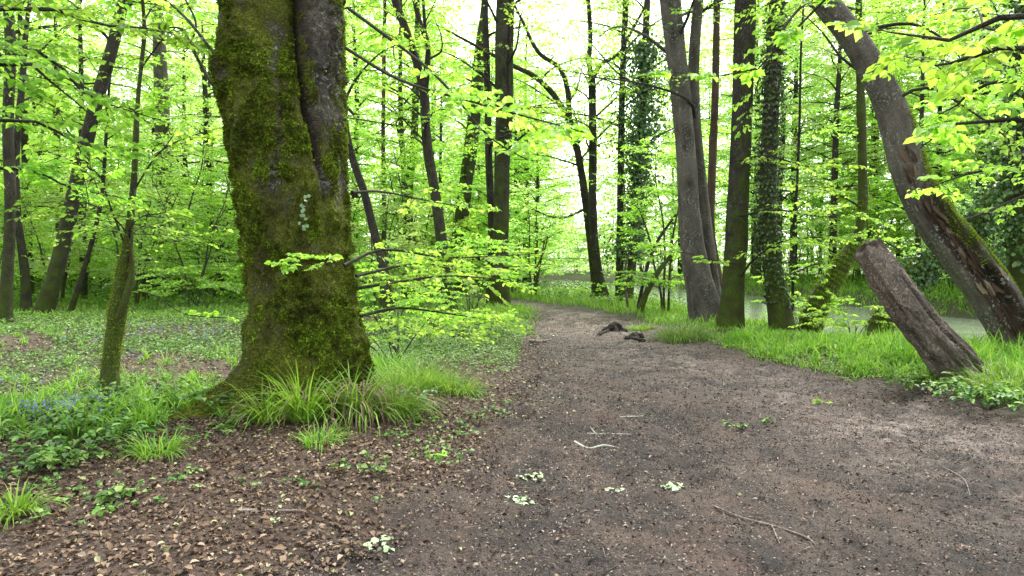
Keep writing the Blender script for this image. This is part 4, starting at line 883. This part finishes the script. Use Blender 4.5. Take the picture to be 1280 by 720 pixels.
TU = [("grass_tuft", "arching woodrush tuft against the middle foot of the great beech", (380, 541), 210, .66, .020, 'grass', .17, 20),
      ("grass_tuft", "drooping woodrush with straw-brown dead blades at the right foot of the great beech", (450, 536), 190, .62, .018, 'grass', .16, 150),
      ("grass_tuft", "ragged woodrush tuft at the left front foot of the great beech", (335, 545), 90, .52, .018, 'grass', .13, 10),
      ("grass_tuft", "low woodrush tuft in front of the straw-brown one", (400, 566), 110, .26, .010, 'grass', .14, 20),
      ("grass_tuft", "wide soft tuft of fine grass right of the great beech", (520, 490), 900, .42, .009, 'grass', .48, 0),
      ("grass_tuft", "second fine grass tuft behind the wide soft one", (480, 470), 600, .46, .009, 'grass', .36, 0),
      ("grass_tuft", "leafy arching tuft between the straw-brown woodrush and the wide soft tuft", (492, 528), 200, .50, .017, 'grass', .18, 10),
      ("grass_tuft", "soft fine tuft reaching towards the path, rightmost by the great beech", (566, 494), 420, .34, .010, 'grass', .30, 0),
      ("grass_tuft", "small grass tuft at the front edge of the litter right of the great beech", (500, 525), 220, .26, .009, 'grass', .2, 0),
      ("grass_tuft", "dark sedge mound at the foot of the big ridged tree", (852, 423), 900, .50, .012, 'grass_dull', .42, 30),
      ("grass_tuft", "grass mound at the foot of the stout mossy tree by the path bend", (632, 398), 600, .50, .02, 'grass', .6, 0),
      ("grass_tuft", "grass tuft between the mossy trunk and the ivy-dotted tree", (940, 430), 500, .42, .012, 'grass', .36, 0),
      ("grass_tuft", "tall grass tuft at the foot of the broken-off log", (1228, 480), 260, .42, .012, 'grass', .26, 10),
      ("grass_tuft", "large grass tuft in the bottom of the right-hand verge, cut by the picture edge", (1262, 500), 500, .48, .013, 'grass', .38, 10),
      ("grass_tuft", "small grass clump beside the root at the path edge", (800, 410), 240, .28, .014, 'grass', .28, 0),
      ("grass_tuft", "bright grass tuft in the lower left corner", (18, 660), 120, .22, .012, 'grass', .12, 0),
      ("grass_tuft", "bright grass tuft in the left foreground, nearest the great beech root", (195, 585), 160, .26, .012, 'grass', .14, 0)]
for nm, lb_, (px, py), n, h, w, mt, r, dd in TU:
    x, y = gp(px, py); tuft(nm, lb_, x, y, n, h, w, mt, r, dead=dd)

# leafy low plants
def plant(label, px, py, n, hgt, size, mat='bright', r=.2, cat="plant", name="woodland_plant"):
    x, y = gp(px, py); z = float(gz(x, y)); t = thing(name, label, cat, (x, y, z)); w, l = Buf(), Buf()
    a = gc.uniform(0, 2*PI, n); e = np.stack([np.cos(a), np.sin(a), 0*a], -1); P0 = np.array([x, y, z])+e*.02; P1 = np.array([x, y, z])+e*(r*gc.uniform(.3, 1, (n, 1)))+np.array([0, 0, 1])*hgt*gc.uniform(.5, 1.1, (n, 1))
    prisms(w, P0, P1, .002, .0012); k = 5; D = e[:, None]+gc.normal(0, .7, (n, k, 3)); D[..., 2] *= .3
    leaves(l, P1[:, None]+gc.normal(0, size*.15, (n, k, 3)), D, np.array([0, 0, 1.])+gc.normal(0, .25, (n, k, 3)), size*gc.uniform(.6, 1.2, n*k), wr=.6, detail=1)
    w.build("stem", M['pole'], t, (x, y, z)); l.build("leaves", M[mat], t, (x, y, z), attrs=False)
PLN = [("small yellow-green seedling alone near the right side of the path", 1028, 498, 8, .08, .05, 'bright', .12),
       ("flattened green sprig lying on the mud of the middle path", 918, 524, 7, .03, .05, 'herb', .14),
       ("second flattened sprig right of the first on the middle path", 965, 522, 6, .03, .05, 'herb', .12),
       ("trailing pale green plant in the litter right below the great beech", 455, 590, 12, .05, .055, 'herb', .22),
       ("tiny yellowish plant in the litter between the beech and the path", 545, 572, 6, .05, .05, 'bright', .08),
       ("broad-leaved green plant in the leaf litter at lower left", 150, 640, 7, .06, .08, 'herb', .12),
       ("low leafy plant in front of the beech root", 290, 552, 10, .05, .07, 'herb', .2),
       ("dense dog's-mercury clump between the young tree and the beech root", 180, 525, 60, .22, .075, 'herb', .55),
       ("leafy clump on the near side of the beech root", 270, 528, 30, .16, .07, 'herb', .3),
       ("leafy nettle clump at the foot of the broken-off log", 1160, 494, 60, .2, .075, 'herb', .42),
       ("nettle clump in the verge at the right picture edge", 1235, 512, 60, .24, .08, 'herb', .5),
       ("leafy clump at the left picture edge beneath the young tree", 40, 560, 50, .18, .075, 'herb', .5),
       ("leafy herb clump in the middle of the left foreground greenery", 110, 575, 50, .18, .075, 'herb', .5),
       ]
PLN += [("herb clump at the left picture edge, lowest of the leafy clumps", 12, 610, 40, .14, .07, 'herb', .35),
     ("herb clump just below the young tree's foot", 130, 545, 44, .18, .07, 'herb', .4),
     ("herb clump between the bluebells and the bright foreground tuft", 75, 600, 40, .14, .07, 'herb', .35),
     ("blue-green leafy clump under the fine grass right of the beech", 520, 515, 20, .12, .06, 'ivy_new', .22)]
for a_ in PLN: plant(a_[0], *a_[1:])
# low bright beech seedling bush beside the path
def bush(label, cx, cy, rx, ry, n, h, size, mat, name="beech_sapling"):
    z = float(gz(cx, cy)); t = thing(name, label, "sapling", (cx, cy, z)); w, l = Buf(), Buf(); st = Buf(); off = (cx, cy, z)
    a = gc.uniform(0, 2*PI, n); q = np.sqrt(gc.random(n)); P = np.stack([cx+np.cos(a)*rx*q, cy+np.sin(a)*ry*q, z+h*gc.uniform(.45, 1, n)*(1-.25*q)], -1)
    for i in range(9):
        j = int(gc.integers(n)); s1 = Buf() if i else st; tube(s1, [[cx+gc.normal(0, .1), cy+gc.normal(0, .1), z-.05], (P[j]+[cx, cy, z])/2+[0, 0, .08], P[j]], [.012, .009, .004], n=10, k=5, rough=.1)
        if i: s1.build("stem", M['pole'], t, off)
    D = np.stack([np.cos(a)+gc.normal(0, .5, n), np.sin(a)+gc.normal(0, .5, n), gc.normal(.05, .12, n)], -1)
    sprays(st, l, P, D, gc.uniform(.3, .6, n), 6, 5, size, .2, 1, .002, g=gc)
    l.build("foliage", M[mat], st.build("twigs", M['pole'], t, off), off, attrs=False)
bush("low bright yellow-green beech seedlings spreading left of the path before the bend", -1.35, 14.2, 1.5, 1.6, 90, .72, .075, 'bright')
bush("low spreading sapling just behind the great beech on its right", -1.7, 10.6, .9, 1.0, 42, 1.1, .062, 'bright')
bush("waist-high leafy sapling beyond the great beech, under the forked tree", -2.6, 15.5, 1.4, 1.4, 70, 1.9, .08, 'bright')
bush("taller sapling with layered sprays by the path bend", -1.0, 18.5, 1.2, 1.4, 80, 2.6, .085, 'bright')
bush("thin leafy sapling on the river bank between the bank trees", 7.0, 17.5, .8, .8, 30, 1.4, .075, 'bright')
bush("leafy sapling at the water's edge left of the broken-off log", 7.3, 15.2, .9, .6, 34, 1.0, .075, 'bright')
bush("low sapling in front of the massive pale trunk", -9.5, 22, 1.8, 1.6, 70, 1.6, .10, 'mid')

# ---- things lying on the ground
def stick(label, pts, r, mat='stick', name="fallen_twig", cat="twig"):
    P = [gp(*q) for q in pts[0]]; base = P[0]; z = float(gz(*base)); t = Buf()
    for ln in pts:
        L_ = []
        for q in ln:
            x, y = gp(*q); L_.append([x, y, float(gz(x, y))+r*.9+.002])
        tube(t, L_, [r*1.0]+[r*.9]*(len(L_)-2)+[r*.4], n=8*len(L_), k=8, rough=.35, seed=gc.random()*5)
    o = t.build(name, M[mat], None, (base[0], base[1], z)); o.location = (base[0], base[1], z); tag(o, label, cat)
stick("knobbly pale lichened twig on the dark mud, nearest of the path twigs", [[(718, 545), (735, 550), (755, 549), (774, 553)]], .012, 'lichen')
stick("short pale twig lying just behind the knobbly lichened one", [[(733, 530), (745, 536), (762, 534), (790, 537)], [(745, 536), (738, 524)]], .007, 'lichen')
stick("straight pale twig highest of the group on the middle path", [[(775, 514), (797, 514), (819, 510)]], .007, 'lichen')
stick("long thin forked twig curving across the front of the path", [[(893, 622), (925, 632), (965, 643), (1005, 650), (1020, 660)], [(965, 643), (975, 662)], [(1010, 652), (1018, 628)]], .007)
stick("pale stick lying in the leaf litter in the left foreground", [[(300, 652), (330, 650), (382, 648)]], .012)
stick("second pale stick right of it, bent upwards", [[(385, 688), (410, 680), (440, 668)]], .008)
stick("thin twig slanting in the litter at bottom left", [[(203, 682), (215, 665), (232, 646)]], .006)
stick("thin curved twig in the litter below the beech", [[(340, 608), (362, 614), (378, 622)]], .006)
stick("short log at the left edge of the path before the bend", [[(660, 426), (675, 426), (690, 425)]], .035, 'stick', "small_log", "log")
stick("twig by the right verge", [[(893, 462), (905, 472), (900, 480)]], .008)
stick("thin twig near the right picture edge on the pale path", [[(1180, 575), (1205, 590), (1215, 612)]], .004)
def lump(label, px, py, rx, ry, h, mat='dark', name="tree_root"):
    x, y = gp(px, py); z = float(gz(x, y)); b = Buf(); tube(b, [[x-rx, y-.1, z-.08], [x-rx*.55, y-.03, z+.0], [x+rx*.1, y, z+h*.75], [x+rx*.45, y+.05, z+h*.35], [x+rx, y+.1, z-.08]], [.03, .06, .07, .09, .05], n=60, k=24, rough=.9, seed=px*.01, moss=lambda V, N: .12+.2*N[..., 2])
    tube(b, [[x+rx*.1, y+.02, z+h*.7], [x+rx*.2, y-.15, z+h*.2], [x+rx*.15, y-.35, z-.06]], [.06, .05, .03], n=30, k=16, rough=.9, seed=3)
    for q_ in range(3): tube(b, [[x-.05, y, z+h*.3], [x+gc.normal(0, rx*.6), y+gc.normal(0, .3), z+.02], [x+gc.normal(0, rx), y+gc.normal(0, .4), z-.06]], [.05, .03, .02], n=20, k=10, rough=.9, seed=q_)
    o = b.build(name, M[mat], None, (x, y, z)); o.location = (x, y, z); tag(o, label, "root")
lump("dark mossy root hump at the right edge of the path before the bend", 765, 412, .42, .3, .24)
lump("small root knuckle beside the dark sedge mound", 792, 420, .25, .2, .10)
def scraps(label, px, py, r, n, mat='scrap', up=.01, nm="fallen_leaves", size=(.02, .045)):
    x, y = gp(px, py); z = float(gz(x, y)); b = Buf(); P = np.stack([x+gc.normal(0, r*.5, n), y+gc.normal(0, r*.5, n), 0*np.arange(n)], -1); P[:, 2] = gz(P[:, 0], P[:, 1])+up
    d = gc.normal(0, 1, (n, 3)); d[:, 2] *= .15; leaves(b, P, d, np.array([0, 0, 1.])+gc.normal(0, .3, (n, 3)), gc.uniform(*size, n), wr=.8, detail=1, fold=.1)
    o = b.build(nm, M[mat], None, (x, y, z), attrs=False); o.location = (x, y, z); tag(o, label, "fallen leaves")
scraps("mint-green fallen leaf cluster on the mud left of the path centre", 651, 611, .085, 20, size=(.03, .06))
scraps("pale fallen leaf cluster just behind the mint-green one", 668, 586, .085, 20, size=(.03, .06))
scraps("mint-green leaf cluster right of the path centre", 844, 601, .085, 20, size=(.03, .06))
scraps("small pale leaf scraps between the two mint-green clusters", 768, 604, .07, 8)
scraps("bright green leaf cluster at the very front of the leaf litter", 476, 678, .085, 20, size=(.03, .06))
scraps("grey-green leaf scraps by the pale foreground stick", 345, 662, .05, 10)
scraps("yellowing leaf scraps in the litter below the beech", 385, 612, .05, 7, 'litter')
scraps("pale scraps beside the short log", 690, 418, .16, 10, size=(.05, .09))
# small seedlings pushing through the litter, too many and too small to point at
b = Buf(); cover(2600, -5.5, .6, 3.2, 9, .035, .05, lambda x, y: (x < pl(y)+.1)*infr(x, y)*ss(.45, .6, fbm(P3(x, y, 44)*1.4, 2)), b, 5)
stuff(b, "seedlings", 'herb', "tiny green seedlings scattered through the leaf litter", "seedlings")

# ================================================================== LIGHT, SKY, CAMERA
SUN_EL, SUN_AZ = 58.0, 28.0        # azimuth clockwise from +Y: ahead of the camera and to the right
sc = bpy.context.scene
w = bpy.data.worlds.new("World"); sc.world = w; w.use_nodes = True; nt = w.node_tree
sky = nt.nodes.new("ShaderNodeTexSky"); sky.sky_type = 'NISHITA'; sky.sun_disc = False
sky.sun_elevation = math.radians(SUN_EL); sky.sun_rotation = math.radians(SUN_AZ)
sky.air_density = 1.0; sky.dust_density = 2.0; sky.ozone_density = 1.0; sky.altitude = 0
hs = nt.nodes.new("ShaderNodeHueSaturation"); hs.inputs["Saturation"].default_value = .25; hs.inputs["Value"].default_value = 4.2   # thin white cloud
bg = nt.nodes["Background"]; nt.links.new(sky.outputs[0], hs.inputs["Color"]); nt.links.new(hs.outputs[0], bg.inputs[0]); bg.inputs[1].default_value = .15
L = bpy.data.lights.new("sun", 'SUN'); L.energy = 4.8; L.angle = math.radians(20); L.color = (1, .96, .88)
so = bpy.data.objects.new("sun", L); C.objects.link(so)
from mathutils import Vector
dv_ = Vector((math.sin(math.radians(SUN_AZ))*math.cos(math.radians(SUN_EL)), math.cos(math.radians(SUN_AZ))*math.cos(math.radians(SUN_EL)), math.sin(math.radians(SUN_EL))))
so.rotation_euler = dv_.to_track_quat('Z', 'Y').to_euler(); so.location = (0, 0, 40)
cd = bpy.data.cameras.new("camera"); cd.sensor_width = 36; cd.lens = F/1280*36; cd.clip_end = 1500; cd.clip_start = .05
co_ = bpy.data.objects.new("camera", cd); C.objects.link(co_); co_.location = (0, 0, CAMH); co_.rotation_euler = (PI/2-TILT, 0, 0)
sc.camera = co_
sc.view_settings.view_transform = 'Standard'; sc.view_settings.look = 'None'; sc.view_settings.exposure = 0
cy = sc.cycles; cy.max_bounces = 7; cy.diffuse_bounces = 5; cy.glossy_bounces = 2; cy.transmission_bounces = 5; cy.transparent_max_bounces = 4
cy.caustics_reflective = False; cy.caustics_refractive = False; cy.sample_clamp_indirect = 8
